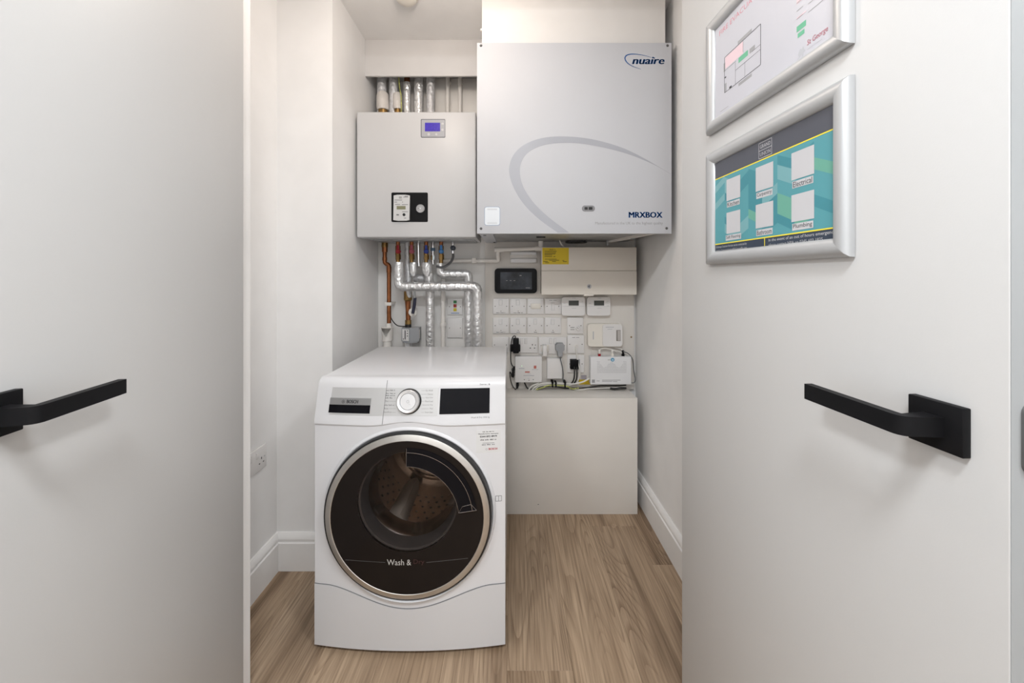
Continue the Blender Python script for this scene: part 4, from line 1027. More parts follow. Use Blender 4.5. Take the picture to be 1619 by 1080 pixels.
t = lag('lagged_pipe', 'foil-lagged pipe with a faceted cap under the faded red valve', [pt3(653.5, 418, YC), pt3(653.5, 430, YC)], 5.9, Yr=YC)
q = MB(); q.tube([pt3(653.5, 415, YC), pt3(653.5, 417, YC), pt3(653.5, 430, YC), pt3(653.5, 436.5, YC)], 0.018, 8, True, [0.0165, 0.0180, 0.0180, 0.009]); q.build('foil_cap', M_FOIL, t)
t = lag('lagged_pipe', 'foil-lagged pipe dropping straight down from the deep blue valve', [pt3(678.5, 432, 1.935), pt3(678.5, 446, 1.935), pt3(680, 460, 1.965), pt3(680, 600, 1.975)], 6.8, Yr=1.95, corner=0.01)
q = MB(); q.tube([pt3(674.7, 415, YC), pt3(674.7, 417, YC), pt3(674.7, 429, YC), pt3(675.5, 437.5, YC)], 0.02, 8, True, [0.021, 0.0235, 0.0235, 0.011]); q.build('foil_cap', M_FOIL, t)
lag('lagged_pipe', 'slim foil-lagged pipe between the two red valves', [(wx(644.5, 1.95), 1.95, zU + 0.004), pt3(644.5, 412, 1.95), pt3(646, 446, 1.95), pt3(646, 470, 1.96)], 4.6, M_FOILD, 1.95)
lag('lagged_pipe', 'slim bright silver pipe just left of the deep blue valve', [(wx(661.5, 1.94), 1.94, zU + 0.004), pt3(661.5, 405, 1.94), pt3(662.5, 421, 1.94)], 2.9, M_CHROME, 1.94)
lag('lagged_pipe', 'grey tail pipe behind the two faceted foil caps', [pt3(655, 440, 1.985), pt3(672, 440, 1.985)], 6, M_FOILD, 1.985)
# white flow valve between the blue valves
t = thing('flow_regulator', 'slim white flow regulator with a blue collar between the blue valves', 'valve', pt3(684.5, 417, 1.945))
MB().cyl((wx(684.5, 1.945), 1.945, zU + 0.004), pt3(684.5, 418, 1.945), 2.6 * 1.945 / F, 14).build('tube_body', M_CHROME, t)
MB().cyl(pt3(684.5, 392, 1.945), pt3(684.5, 397, 1.945), 3.8 * 1.945 / F, 14).build('collar', mat('grey_blue_collar', (0.12, 0.20, 0.30), 0.4), t)
MB().cyl(pt3(684.5, 404, 1.945), pt3(684.5, 411, 1.945), 4.0 * 1.945 / F, 8).build('nut', M_CHROME, t)
# braided hose
t = thing('braided_hose', 'braided steel hose curving from a dark knob to the right of the valves', 'hose', pt3(716, 400, 1.92))
MB().tube(spline([pt3(716, 399, 1.92), pt3(716.3, 406, 1.92), pt3(713, 414, 1.92), pt3(706, 420, 1.92), pt3(698, 422.8, 1.91), pt3(690, 421, 1.91)], 7), 2.1 * 1.92 / F, 10).build('hose', M_BRAID, t)
MB().cyl((wx(716, 1.92), 1.92, zU + 0.004), pt3(716, 401, 1.92), 2.3 * 1.92 / F, 12).build('tail', M_CHROME, t)
x_, _, z_ = pt3(716, 392, 1.90)
MB().lathe_y(x_, z_, [(0.0001, 1.893), (0.008, 1.894), (0.013, 1.899), (0.013, 1.918)], 20).build('knob', mat('slate_knob', (0.03, 0.04, 0.055), 0.3), t)
# cold main stop valve, lever, meter actuator
Yv = 1.965
t = thing('stop_valve', 'brass stop valve with a navy lever and white tag under the long foil pipe', 'valve', pt3(645, 512, Yv))
MB().tube([pt3(645, 456, Yv), pt3(645, 463, Yv), pt3(645, 474, Yv), pt3(645, 476, Yv)], 0.02, 10, True, [0.018, 0.0215, 0.0215, 0.016]).build('body', M_BRASS, t)
MB().tube([pt3(645, 476, Yv), pt3(645, 484, Yv), pt3(645.2, 490, Yv), pt3(645.4, 498, Yv), pt3(645.4, 506, Yv)], 0.014, 14, True, [0.0155, 0.0135, 0.0125, 0.0130, 0.0120]).build('tail', M_COPPER, t)
MB().cyl(pt3(645.3, 506, Yv), pt3(645.3, 512.5, Yv), 0.0165, 8).build('lower_nut', M_BRASS, t)
Yl = 1.925
MB().tube([pt3(655.5, 461, Yl), pt3(655.8, 471, Yl)], 0.005, 10).build('lever_arm', M_GALV, t)
MB().tube([pt3(656.3, 471, Yl), pt3(655.2, 482, Yl), pt3(652.4, 496, Yl - 0.005)], 0.0075, 12, True, [0.0075, 0.0085, 0.0075]).build('lever', M_NAVY, t)
x_, _, z_ = pt3(652.5, 493.7, Yl + 0.018)
MB().lathe_y(x_, z_, [(0.0001, Yl + 0.016), (0.021, Yl + 0.016), (0.021, Yl + 0.018)], 28).build('tag_disc', M_PVC, t)
t = thing('valve_actuator', 'grey valve actuator box with a printed label below the brass valve', 'actuator', pt3(648, 541, Yv))
ax0, ax1 = wx(634, Yv - 0.03), wx(661.5, Yv - 0.03); z0_, z1_ = wz(540, Yv - 0.03), wz(518.5, Yv - 0.03); axm = ax0 + (ax1 - ax0) * 0.55
def hexprism(b, s_=1.0, za=z0_, zb=z1_):
    cx_ = (ax0 + ax1) / 2; f = lambda x: cx_ + (x - cx_) * s_
    P = [(f(ax0), Yv - 0.020), (f(axm), Yv - 0.040), (f(ax1), Yv - 0.018), (f(ax1), Yv + 0.030), (f(ax0), Yv + 0.030)]
    b.extrude(P, lambda a, c, t: (a, c, za if t == 0 else zb)); return b
hexprism(MB()).build('housing', M_GREYPL, t); hexprism(MB(), 0.86, z0_ - 0.008, z0_).build('base', M_GREYPL, t)
MB().cyl((wx(646, Yv), Yv, z0_ - 0.10), (wx(646, Yv), Yv, z0_ - 0.008), 0.019, 16).build('pipe_stub', M_FOILD, t)
q = MB(); P0, P1 = Vector((ax0 + 0.005, Yv - 0.0225)), Vector((axm - 0.006, Yv - 0.0385))
def lblpt(u, z, o=0.0008): p = P0.lerp(P1, u); return (p.x - 0.3 * o, p.y - o, z)
def lblq(b, u0, u1, za, zb, o): b.add([lblpt(u0, za, o), lblpt(u1, za, o), lblpt(u1, zb, o), lblpt(u0, zb, o)], [(0, 1, 2, 3)])
lblq(q, 0, 1, z0_ + 0.004, z1_ - 0.007, 0.0008); lb_ = q.build('label_plate', M_PLATE, t)
q = MB(); lblq(q, 0.36, 0.50, z0_ + 0.010, z1_ - 0.012, 0.0012); lblq(q, 0.12, 0.22, z0_ + 0.008, z0_ + 0.016, 0.0012)
for k in range(3): lblq(q, 0.70, 0.85, z1_ - 0.017 - k * 0.013, z1_ - 0.012 - k * 0.013, 0.0012)
q.build('label_print', M_INK, lb_)
MB().box(ax1 - 0.004, ax1 + 0.001, Yv - 0.012, Yv - 0.002, z0_ + 0.012, z1_ - 0.012, 0.001).build('catch', M_PVC, t)
MB().cyl((wx(645.3, Yv), Yv, z1_), (wx(645.3, Yv), Yv, wz(512.5, Yv)), 0.0165, 14).build('collar', M_BLKRUB, t)
cb = MB().tube(spline([pt3(616.5, 486, 1.99), pt3(617.5, 500, 1.985), pt3(622, 509, 1.97), pt3(629, 515, 1.955), pt3(641, 516.2, 1.95)], 7), 0.0027, 8).build('sensor_cable', M_CABLEB)
tag(cb, 'thin black cable from the copper pipe to the grey actuator', 'cable')
# white plastic waste pipe and overflow pipe
t = thing('plastic_pipe', 'vertical white plastic pipe with two collars left of the coloured switch', 'pipe', pt3(700.5, 560, 1.99))
MB().cyl(pt3(700.5, 441, 1.99), pt3(700.5, 600, 1.99), 3.4 * 1.99 / F, 16).build('pipe_run', M_PVC, t)
for a, b in ((470, 475), (510.5, 515.5)): MB().cyl(pt3(700.5, a, 1.99), pt3(700.5, b, 1.99), 4.6 * 1.99 / F, 16).build('collar', M_PVC, t)
for a, b in ((462, 470),): MB().cyl(pt3(700.5, a, 1.99), pt3(700.5, b, 1.99), 3.9 * 1.99 / F, 16).build('socket', M_PVC, t)
t = thing('condensate_pipe', 'white condensate pipe stepping up to the ventilation unit', 'pipe', pt3(788, 412, 1.985))
Yo = 1.985; r_ = 3.1 * Yo / F
MB().tube([pt3(693, 412.3, Yo), pt3(787, 412.3, Yo)], r_, 14).build('pipe_run', M_PVC, t)
MB().tube(bend([pt3(782, 412.3, Yo), pt3(788, 412.3, Yo), pt3(787, 395.3, 1.95), pt3(797, 394.8, 1.95)], 0.008, 4), r_ * 1.05, 14).build('elbow', M_PVC, t)
MB().cyl(pt3(782, 395.3, 1.95), pt3(796, 394.8, 1.95), r_ * 1.3, 14).build('socket', M_PVC, t)
MB().tube([pt3(796, 394.8, 1.95), pt3(848, 393, 1.95)], r_ * 1.05, 14).build('pipe_run', M_PVC, t)
q = MB(); q.cyl(pt3(846, 393, 1.95), pt3(859, 393, 1.95), r_ * 1.35, 14); q.tube([pt3(855, 394.5, 1.95), (wx(855, 1.95), 1.95, vz0 + 0.010)], r_ * 1.25, 14); q.build('tee', M_PVC, t)
for px_ in (749.5,):
    x_, _, z_ = pt3(px_, 412.3, Yo); MB().box(x_ - 0.012, x_ + 0.012, Yo - 0.014, YP - 0.0005, z_ - 0.014, z_ + 0.014, 0.003).build('pipe_clip', M_PVC, t)
wc = MB().tube(spline([pt3(884.5, 380, 1.93), pt3(887.5, 386, 1.93), pt3(892, 391.5, 1.95), pt3(894, 394, 1.98)], 5), 0.0035, 8).build('unit_cable', M_CABLEW)
tag(wc, 'short white cable entering behind the yellow-labelled fuse box', 'cable')

# ------------------------------------------------------------------ accessories on the boards
def plate(label, px0, px1, py0, py1, kind, text=None, Yb=YB, grp='white switch plates in rows', name='switch_plate', cat='switch'):
    yf = Yb - 0.009
    x0, x1, z0, z1 = wx(px0, yf), wx(px1, yf), wz(py1, yf), wz(py0, yf)
    xc, zc, w, h = (x0 + x1) / 2, (z0 + z1) / 2, x1 - x0, z1 - z0
    t = thing(name, label, cat, (xc, Yb, z0), group=grp)
    MB().box(x0, x1, yf, Yb - 0.0003, z0, z1, 0.003, 3).build('face_plate', M_PLATE, t)
    def scr(x, z, m=M_MIDGREY): MB().lathe_y(x, z, [(0.0001, yf - 0.0003), (0.0024, yf - 0.0003), (0.0030, yf + 0.0005)], 10).build('screw', m, t)
    inset = min(0.0125, w * 0.15)
    dark = mat('screw_dark', (0.10, 0.09, 0.08), 0.5, 0.5)
    scr(x0 + inset, zc, dark); scr(x1 - inset, zc, dark)
    def rocker(x, z, hw, hh):
        MB().box(x - hw - 0.0008, x + hw + 0.0008, yf - 0.0006, yf + 0.001, z - hh - 0.0008, z + hh + 0.0008).build('rocker_frame', M_MIDGREY, t)
        bm = bmesh.new(); bmesh.ops.create_cube(bm, size=1)
        for v in bm.verts: v.co = Vector((x + v.co.x * 2 * hw, yf - 0.0015 + v.co.y * 0.003 + (-0.0018 if v.co.z > 0 and v.co.y < 0 else 0), z + v.co.z * 2 * hh))
        bmesh.ops.bevel(bm, geom=list(bm.edges), offset=0.0006, segments=1, affect='EDGES'); MB().frombm(bm).build('rocker', M_PLATE, t)
    def sock(x, z):
        q = MB()
        q.box(x - 0.0022, x + 0.0022, yf - 0.0003, yf + 0.001, z + 0.004, z + 0.011)
        for s_ in (-1, 1): q.box(x + s_ * 0.011 - 0.0034, x + s_ * 0.011 + 0.0034, yf - 0.0003, yf + 0.001, z - 0.012, z - 0.008)
        q.build('pin_slots', M_INK, t)
    if kind == 'spur': rocker(xc - 0.002, zc + h * 0.24, 0.0085, 0.0135); MB().disc(xc, z0 + h * 0.20, 0.0022, yf - 0.001, yf, 10).build('neon', mat('neon_dim', (0.12, 0.09, 0.08), 0.4), t)
    if kind == 'grid': MB().box(xc - 0.026, xc + 0.026, yf - 0.004, yf, zc - 0.013, zc + 0.015, 0.003).build('cover_flap', M_IVORY, t)
    if kind == 'tall': rocker(xc, zc, 0.0075, 0.0205)
    if kind == 'double':
        for s_ in (-1, 1): rocker(xc + s_ * 0.011, z1 - 0.022, 0.0065, 0.0135)
        sock(xc + w * 0.31, zc - 0.006); sock(xc - w * 0.31, zc - 0.006)
    if kind == 'dial':
        MB().lathe_y(xc + w * 0.17, zc - h * 0.17, [(0.0001, yf - 0.010), (0.010, yf - 0.010), (0.0115, yf)], 20).build('dial', M_PLATE, t)
        q = MB(); line(q, xc + w * 0.17, zc - h * 0.17, xc + w * 0.17 - 0.006, zc - h * 0.17 + 0.006, 0.002, yf - 0.0104); q.rect(xc - w * 0.3, xc - w * 0.05, zc - h * 0.25, zc - h * 0.22, yf - 0.0004); q.rect(xc - w * 0.3, xc - w * 0.05, zc - h * 0.12, zc - h * 0.09, yf - 0.0004); q.build('dial_mark', M_GREYINK, t)
    if kind == 'flex':
        MB().lathe_y(xc + 0.002, zc - h * 0.10, [(0.006, yf - 0.003), (0.008, yf - 0.002), (0.009, yf)], 16).build('cable_gland', M_IVORY, t)
    if text:
        q = MB(); tw = min(w * 0.55, 0.0042 * text); q.dashes(xc - tw / 2, z0 + h * (0.075 if kind != 'tall' and kind != 'flex' else 0.86), tw, 0.0036, yf - 0.0004, text); tag(q.build('small_print', M_INK, t), kind='stuff')
    return t
cols = ((779.2, 804.8), (806.3, 832.2), (833.7, 859.9), (861.2, 887.3))
plate('switch plate top left of the grid, with small print below the rocker', *cols[0], 471.8, 497, 'spur', 11)
plate('switch plate second in the top row, glossy highlight, printed below', *cols[1], 471.8, 497, 'spur', 12)
plate('wide-flap control plate third in the top row', *cols[2], 471.8, 497, 'grid')
plate('switch plate fourth in the top row with a tall narrow rocker', *cols[3], 471.8, 497, 'tall', 9)
plate('switch plate leftmost in the second row of the grid', *cols[0], 502.2, 527.7, 'spur', 11)
plate('switch plate second in the second row above the black adapter', *cols[1], 502.2, 527.7, 'spur', 4)
plate('switch plate third in the second row of the grid', *cols[2], 502.2, 527.7, 'spur', 4)
plate('switch plate fourth in the second row, above the double socket', *cols[3], 502.2, 527.7, 'spur', 4)
plate('blank plate in the third row half hidden by the washing machine', 778.2, 804.4, 533, 558, 'blank', name='blank_plate', cat='blank plate')
d1 = plate('double socket holding the black adapter, third row', 805.8, 850.2, 533, 558.2, 'double', grp='double sockets on the board', name='double_socket', cat='socket')
d2 = plate('double socket holding white and grey plugs, third row', 851.8, 896.0, 533, 560, 'double', grp='double sockets on the board', name='double_socket', cat='socket')
plate('small dial control plate under the left programmer', 896.8, 922.3, 502, 528, 'dial', name='timer_plate', cat='switch')
plate('cable outlet plate in the middle of the right column', 897, 924, 530, 559, 'flex', 9, name='outlet_plate', cat='outlet')
oc = plate('outlet plate with a black plug block, bottom of the right column', 897, 924, 561.5, 589.5, 'blank', name='outlet_plate', cat='outlet')
YJ = YB - 0.009
pb = thing('plug_block', 'square black plug block with two cables on the outlet plate', 'plug', (wx(908, 1.99), YJ, wz(584, 1.99)))
MB().box(wx(902, 1.985), wx(914.6, 1.985), 1.983, YJ - 0.0005, wz(584, 1.985), wz(569, 1.985), 0.002).build('plug_body', M_BLACK, pb)
for px_ in (908, 912):
    MB().tube(spline([pt3(px_, 580, 1.98), pt3(px_ + 0.3, 590, 1.975), pt3(px_ - 0.5, 599, 1.975), pt3(px_ - 3.5, 605, 1.985), pt3(px_ - 6, 607, 1.99)], 6), 0.0038, 8).build('cable', M_CABLEB, pb)
q = MB(); q.box(wx(915.6, 2.0), wx(917.2, 2.0), 2.004, YJ - 0.0005, wz(584, 2.0), wz(569, 2.0)); q.build('side_key', M_GREYPL, pb)
# plates left of the board edge
cp = plate('small switch plate with green, red and yellow squares beside the foil pipes', 707, 731.6, 472, 498, 'none', Yb=YP, grp='plates behind the pipes', name='indicator_plate')
yf = YP - 0.009
for (py0, py1, m_) in ((475.2, 479.6, mat('green_key', (0.02, 0.20, 0.05), 0.4)), (481, 486, mat('red_key', (0.33, 0.02, 0.015), 0.4)), (487.2, 492.2, mat('yellow_key', (0.62, 0.48, 0.02), 0.4))):
    MB().box(wx(717, yf), wx(722, yf), yf - 0.002, yf, wz(py1, yf), wz(py0, yf), 0.0006).build('colour_key', m_, cp)
q = MB(); q.rect(wx(713, yf), wx(726, yf), wz(495.6, yf), wz(494.6, yf), yf - 0.0004); q.build('print_line', M_LBLUE, cp)
plate('blank white plate below the coloured switch', 707, 731.6, 502.8, 534.5, 'none', Yb=YP, grp='plates behind the pipes', name='blank_plate', cat='blank plate')
# touch panel
Yt = 1.998
tp = thing('touch_panel', 'black rounded touch screen panel left of the fuse box', 'touch panel', (wx(815.5, Yt), YB, wz(464, Yt)))
MB().prism(rrect(wx(782, Yt), wx(849, Yt), wz(463.8, Yt), wz(424.3, Yt), 0.019, 7), Yt, YB - 0.0004).build('housing', M_GLOSSBLACK, tp)
MB().box(wx(791, Yt), wx(841, Yt), Yt - 0.0008, Yt + 0.001, wz(457.6, Yt), wz(430.3, Yt)).build('screen', M_SCREEN, tp)
q = MB(); q.rect(wx(821.5, Yt), wx(824.5, Yt), wz(436.3, Yt), wz(435, Yt), Yt - 0.0011)
for px_ in (800, 806, 812): q.rect(wx(px_, Yt), wx(px_ + 2.5, Yt), wz(444, Yt), wz(443.4, Yt), Yt - 0.0011)
q.rect(wx(831, Yt), wx(838, Yt), wz(455.6, Yt), wz(454.8, Yt), Yt - 0.0011); q.build('screen_icons', M_PALEINK, tp)
# ribbed white box above the touch panel
rb = thing('ribbed_box', 'small box with two glossy white ribs above the touch panel', 'box', (wx(828, 1.995), YB, wz(416.5, 1.995)))
MB().box(wx(806.5, 2.0), wx(849.5, 2.0), 2.004, YB - 0.0004, wz(416.5, 2.0), wz(396.5, 2.0), 0.002).build('base', M_PVC, rb)
for a, b in ((397.5, 403.2), (408.5, 415.5)): MB().box(wx(807.2, 1.99), wx(848.5, 1.99), 1.990, 2.0045, wz(b, 1.99), wz(a, 1.99), 0.005, 4).build('rib', M_ROUTER, rb)
# consumer unit
Yk = 1.915
cu_ = thing('consumer_unit', 'wide cream fuse box with a yellow warning label', 'fuse box', (wx(931, Yk), YB, wz(466, Yk)))
kx0, kx1 = wx(856, Yk), wx(1006.6, Yk)
MB().box(kx0 + 0.002, kx1 - 0.002, Yk + 0.006, YB - 0.0004, wz(465, Yk), wz(391.5, Yk), 0.002).build('enclosure', M_CREAMCU, cu_)
MB().box(kx0, kx1, Yk, Yk + 0.02, wz(427.8, Yk), wz(391, Yk), 0.002).build('upper_cover', M_CREAMCU, cu_)
lc = MB().box(kx0, kx1, Yk - 0.003, Yk + 0.02, wz(466, Yk), wz(428.4, Yk), 0.0025).build('lower_flap', M_CREAMCU, cu_)
MB().box(wx(923, Yk), wx(938.5, Yk), Yk - 0.005, Yk + 0.01, wz(468.2, Yk), wz(464.6, Yk), 0.0015).build('finger_tab', M_CREAMCU, lc)
MB().lathe_y(wx(931.5, Yk), wz(453, Yk), [(0.0001, Yk - 0.005), (0.0095, Yk - 0.005), (0.011, Yk - 0.003)], 24).build('latch', M_MIDGREY, lc)
q = MB(); x_, z_ = wx(931.5, Yk), wz(453, Yk)
q.rect(x_ - 0.0015, x_ + 0.0015, z_ - 0.006, z_ + 0.006, Yk - 0.0054).rect(x_ - 0.0055, x_ - 0.003, z_ - 0.003, z_ + 0.003, Yk - 0.0054); q.build('latch_slot', M_INK, lc)
yw = MB().box(wx(857.5, Yk), wx(899.3, Yk), Yk - 0.0006, Yk + 0.001, wz(418, Yk), wz(391.8, Yk)).build('warning_label', M_YELLOW, cu_)
q = MB(); ly = Yk - 0.0009
q.dashes(wx(869, Yk), wz(395.6, Yk), 0.030, 0.0052, ly, 6)
for py_, a, b in ((397.4, 861, 880), (399.8, 861, 879), (401.6, 861, 878), (403.2, 861, 873), (405.8, 861, 873), (405.8, 875, 878), (409.8, 861.5, 880), (411.5, 868, 884), (413.4, 859, 866), (413.4, 873, 879), (415.4, 862, 868), (413.6, 890, 896), (412, 889, 892)):
    q.rect(wx(a, Yk), wx(b, Yk), wz(py_ + 0.45, Yk), wz(py_ - 0.35, Yk), ly)
tag(q.build('label_print', mat('brown_ink', (0.10, 0.07, 0.01), 0.6), yw), kind='stuff')
# programmers
def programmer(label, px0, px1):
    Yp = 1.992
    t = thing('heating_programmer', label, 'programmer', (wx((px0 + px1) / 2, Yp), YB, wz(499.5, Yp)), group='heating programmers')
    MB().prism(rrect(wx(px0, Yp), wx(px1, Yp), wz(499.3, Yp), wz(469.8, Yp), 0.013, 5), Yp, YB - 0.0004).build('body', M_PLATE, t)
    s_ = px0 + (px1 - px0) * 0.30; e_ = px0 + (px1 - px0) * 0.73
    MB().box(wx(s_, Yp), wx(e_, Yp), Yp - 0.0008, Yp + 0.001, wz(483.2, Yp), wz(475.3, Yp)).build('lcd', M_LCDGREY, t)
    q = MB(); q.rect(wx(px0 + 1, Yp), wx(px1 - 1, Yp), wz(484.6, Yp), wz(484.3, Yp), Yp - 0.0004)
    q.rect(wx(s_ + 5, Yp), wx(e_ - 4, Yp), wz(487.6, Yp), wz(487.1, Yp), Yp - 0.0004).rect(wx(px0 + 2.5, Yp), wx(px0 + 6, Yp), wz(479.8, Yp), wz(479.1, Yp), Yp - 0.0004)
    for k in range(4): q.rect(wx(s_ + 6 + k * 1.4, Yp), wx(s_ + 6.8 + k * 1.4, Yp), wz(472, Yp), wz(470.9, Yp), Yp - 0.0004)
    q.build('print_marks', M_MIDGREY, t)
    for k in range(3): MB().box(wx(px1 - 6.5, Yp), wx(px1 - 3, Yp), Yp - 0.001, Yp, wz(477.8 + 3.2 * k, Yp), wz(476.2 + 3.2 * k, Yp), 0.0004).build('key', M_PLATE, t)
programmer('left of two white heating programmers under the fuse box', 888, 925)
programmer('right of two white heating programmers under the fuse box', 928.2, 965)
# fibre terminal and router
Yo_ = 1.985
ot = thing('fibre_terminal', 'ivory rounded fibre terminal above the white router', 'network box', (wx(956.5, Yo_), YB, wz(548.5, Yo_)))
MB().prism(rrect(wx(929.3, Yo_), wx(984.3, Yo_), wz(548.3, Yo_), wz(512.3, Yo_), 0.016, 6), Yo_ + 0.001, YB - 0.0004).build('base', M_IVORY, ot)
MB().prism(rrect(wx(930, Yo_), wx(952.3, Yo_), wz(547.8, Yo_), wz(512.8, Yo_), 0.014, 6), Yo_ - 0.003, Yo_ + 0.0015).build('left_cover', M_IVORY, ot)
MB().prism(rrect(wx(952.7, Yo_), wx(983.7, Yo_), wz(547.8, Yo_), wz(512.8, Yo_), 0.014, 6), Yo_ - 0.002, Yo_ + 0.0015).build('right_cover', M_PLATE, ot)
q = MB(); q.rect(wx(937.2, Yo_), wx(938.6, Yo_), wz(536.5, Yo_), wz(524, Yo_), Yo_ - 0.0034); q.rect(wx(957.5, Yo_), wx(970.5, Yo_), wz(517.8, Yo_), wz(516.8, Yo_), Yo_ - 0.0024).rect(wx(960.5, Yo_), wx(968, Yo_), wz(520.8, Yo_), wz(520.1, Yo_), Yo_ - 0.0024); q.build('print_marks', M_MIDGREY, ot)
sl = MB().box(wx(974.3, Yo_), wx(981, Yo_), Yo_ - 0.003, Yo_, wz(539.2, Yo_), wz(521.8, Yo_), 0.0006).build('status_window', mat('window_brown', (0.22, 0.20, 0.18), 0.4), ot)
MB().box(wx(976.3, Yo_), wx(980.4, Yo_), Yo_ - 0.0038, Yo_ - 0.002, wz(538.5, Yo_), wz(522.5, Yo_)).build('status_lens', mat('lens_grey', (0.50, 0.47, 0.45), 0.3), sl)
Yr_ = 1.975
ro = thing('router', 'white router with perforated front at the lower right of the board', 'router', (wx(966, Yr_), YB, wz(608, Yr_)))
MB().box(wx(933.5, Yr_), wx(998.5, Yr_), Yr_, YB - 0.0004, wz(608.3, Yr_), wz(564.2, Yr_), 0.004, 3).build('case', M_ROUTER, ro)
vh = MB()
for rI in range(15):
    for cI in range(27):
        px_ = 944.6 + cI * 1.72 + (0.86 if rI % 2 else 0); py_ = 571.5 + rI * 1.28
        u = (px_ - 967) / 23.0; edge = 571.5 + 10.5 * max(0, 1 - abs(abs(u) - 0.5) * 2.1)
        if px_ < 990.5 and (py_ > edge or abs(u) > 0.82):
            x_, z_ = wx(px_, Yr_), wz(py_, Yr_); r__ = 0.0016; vh.flat([(x_ - r__, z_), (x_, z_ - r__), (x_ + r__, z_), (x_, z_ + r__)], Yr_ - 0.0003)
tag(vh.build('vent_holes', M_VENT, ro), kind='stuff')
q = MB(); x_, z_ = wx(968.5, Yr_), wz(568.8, Yr_)
q.disc(x_, z_, 0.0098, Yr_ - 0.0008, Yr_, 24); lgm = q.build('round_logo', mat('logo_blue', (0.10, 0.33, 0.52), 0.4), ro)
q = MB(); q.disc(x_ + 0.001, z_ - 0.001, 0.005, Yr_ - 0.0012, Yr_ - 0.0005, 20); q.build('logo_core', mat('logo_pale', (0.42, 0.60, 0.72), 0.4), lgm)
q = MB()
for px0, px1, py_ in ((961, 965, 569), (943, 948, 602.3), (952, 981, 601), (952, 968, 603), (969, 976, 603.2)): q.rect(wx(px0, Yr_), wx(px1, Yr_), wz(py_ + 0.5, Yr_), wz(py_ - 0.4, Yr_), Yr_ - 0.0003)
q.rect(wx(935.8, Yr_), wx(940.5, Yr_), wz(605.3, Yr_), wz(600.2, Yr_), Yr_ - 0.0003); q.build('print_marks', M_PALEINK, ro)
def conn(px, m_, label, body):
    t = thing('network_plug', label, 'plug', pt3(px, 565, 1.995), group='plugs on top of the router')
    x_ = wx(px, 1.995); z0 = wz(564.4, Yr_)
    MB().box(x_ - 0.0065, x_ + 0.0065, 1.988, 2.002, z0, z0 + 0.013, 0.001).build('plug_tip', m_, t)
    MB().box(x_ - 0.005, x_ + 0.005, 1.990, 2.000, z0 + 0.0125, z0 + (0.036 if body is not M_BLACK else 0.030), 0.0015).build('plug_body', body, t)
conn(947.5, M_RED, 'network plug with a red tip on top of the router', M_CABLEW)
conn(968, M_IVORY, 'network plug with a cream tip on top of the router', M_CABLEW)
conn(985, M_BLACK, 'black power plug on top of the router', M_BLACK)
ys_ = MB().box(wx(915.5, 2.015), wx(935, 2.015), 2.0175, YB - 0.0003, wz(608, 2.0175), wz(600.5, 2.0175)).build('warning_sticker', M_YELLOW)
tag(ys_, 'small yellow sticker beside the router', 'sticker')
q = MB()
for k in range(4): q.rect(wx(918, 2.017), wx(933, 2.017), wz(602.5 + 1.5 * k, 2.017), wz(602 + 1.5 * k, 2.017), 2.0173)
q.build('sticker_print', mat('amber_ink', (0.42, 0.22, 0.005), 0.5), ys_)
gs_ = MB().box(wx(919, 2.015), wx(927.5, 2.015), 2.0178, YB - 0.0003, wz(600, 2.0175), wz(593.5, 2.0175)).build('grey_sticker', mat('lilac_grey', (0.34, 0.31, 0.34), 0.5))
tag(gs_, 'small grey sticker above the yellow sticker', 'sticker')
# interface box, junction box
Yi = 1.982
ib = thing('alarm_interface', 'white square alarm interface with red printed marks', 'alarm box', (wx(835.5, Yi), YB, wz(605, Yi)))
MB().box(wx(814.5, Yi), wx(856.8, Yi), Yi, YB - 0.0004, wz(605, Yi), wz(564, Yi), 0.003, 3).build('case', M_PLATE, ib)
q = MB(); yq = Yi - 0.0004
q.slot(0).rect(wx(844, Yi), wx(848, Yi), wz(582.8, Yi), wz(578.2, Yi), yq).rect(wx(830, Yi), wx(837.5, Yi), wz(589.3, Yi), wz(587.3, Yi), yq)
q.slot(1).rect(wx(820.5, Yi), wx(829, Yi), wz(583.3, Yi), wz(582.2, Yi), yq).rect(wx(841, Yi), wx(851, Yi), wz(584.6, Yi), wz(584, Yi), yq).rect(wx(827.5, Yi), wx(844.5, Yi), wz(594.4, Yi), wz(593.4, Yi), yq).rect(wx(834, Yi), wx(839, Yi), wz(591.4, Yi), wz(590.8, Yi), yq)
q.rect(wx(834, Yi), wx(837.5, Yi), wz(598.4, Yi), wz(597.8, Yi), yq); q.build('printed_marks', [mat('coral_ink', (0.55, 0.16, 0.13), 0.5), M_MIDGREY], ib)
for px_ in (829, 836.3, 843): MB().disc(wx(px_, Yi), wz(600.3 if px_ != 836.3 else 601.2, Yi), 0.0026, Yi - 0.0015, Yi, 10).build('button', M_GREYINK, ib)
MB().disc(wx(825, Yi), wz(578.6, Yi), 0.0026, Yi - 0.0012, Yi, 12).build('status_light', mat('pale_green_led', (0.55, 0.80, 0.55), 0.3, emit=0.6), ib)
jb = thing('junction_box', 'plain white square junction box right of the alarm interface', 'junction box', (wx(877, 1.99), YB, wz(599, 1.99)))
MB().box(wx(864.8, 1.99), wx(889, 1.99), 1.992, YB - 0.0004, wz(599, 1.99), wz(566.5, 1.99), 0.003, 3).build('base', M_PLATE, jb)
MB().box(wx(865.2, 1.99), wx(888.6, 1.99), 1.987, 1.9925, wz(598.6, 1.99), wz(566.9, 1.99), 0.002).build('lid', M_PLATE, jb)
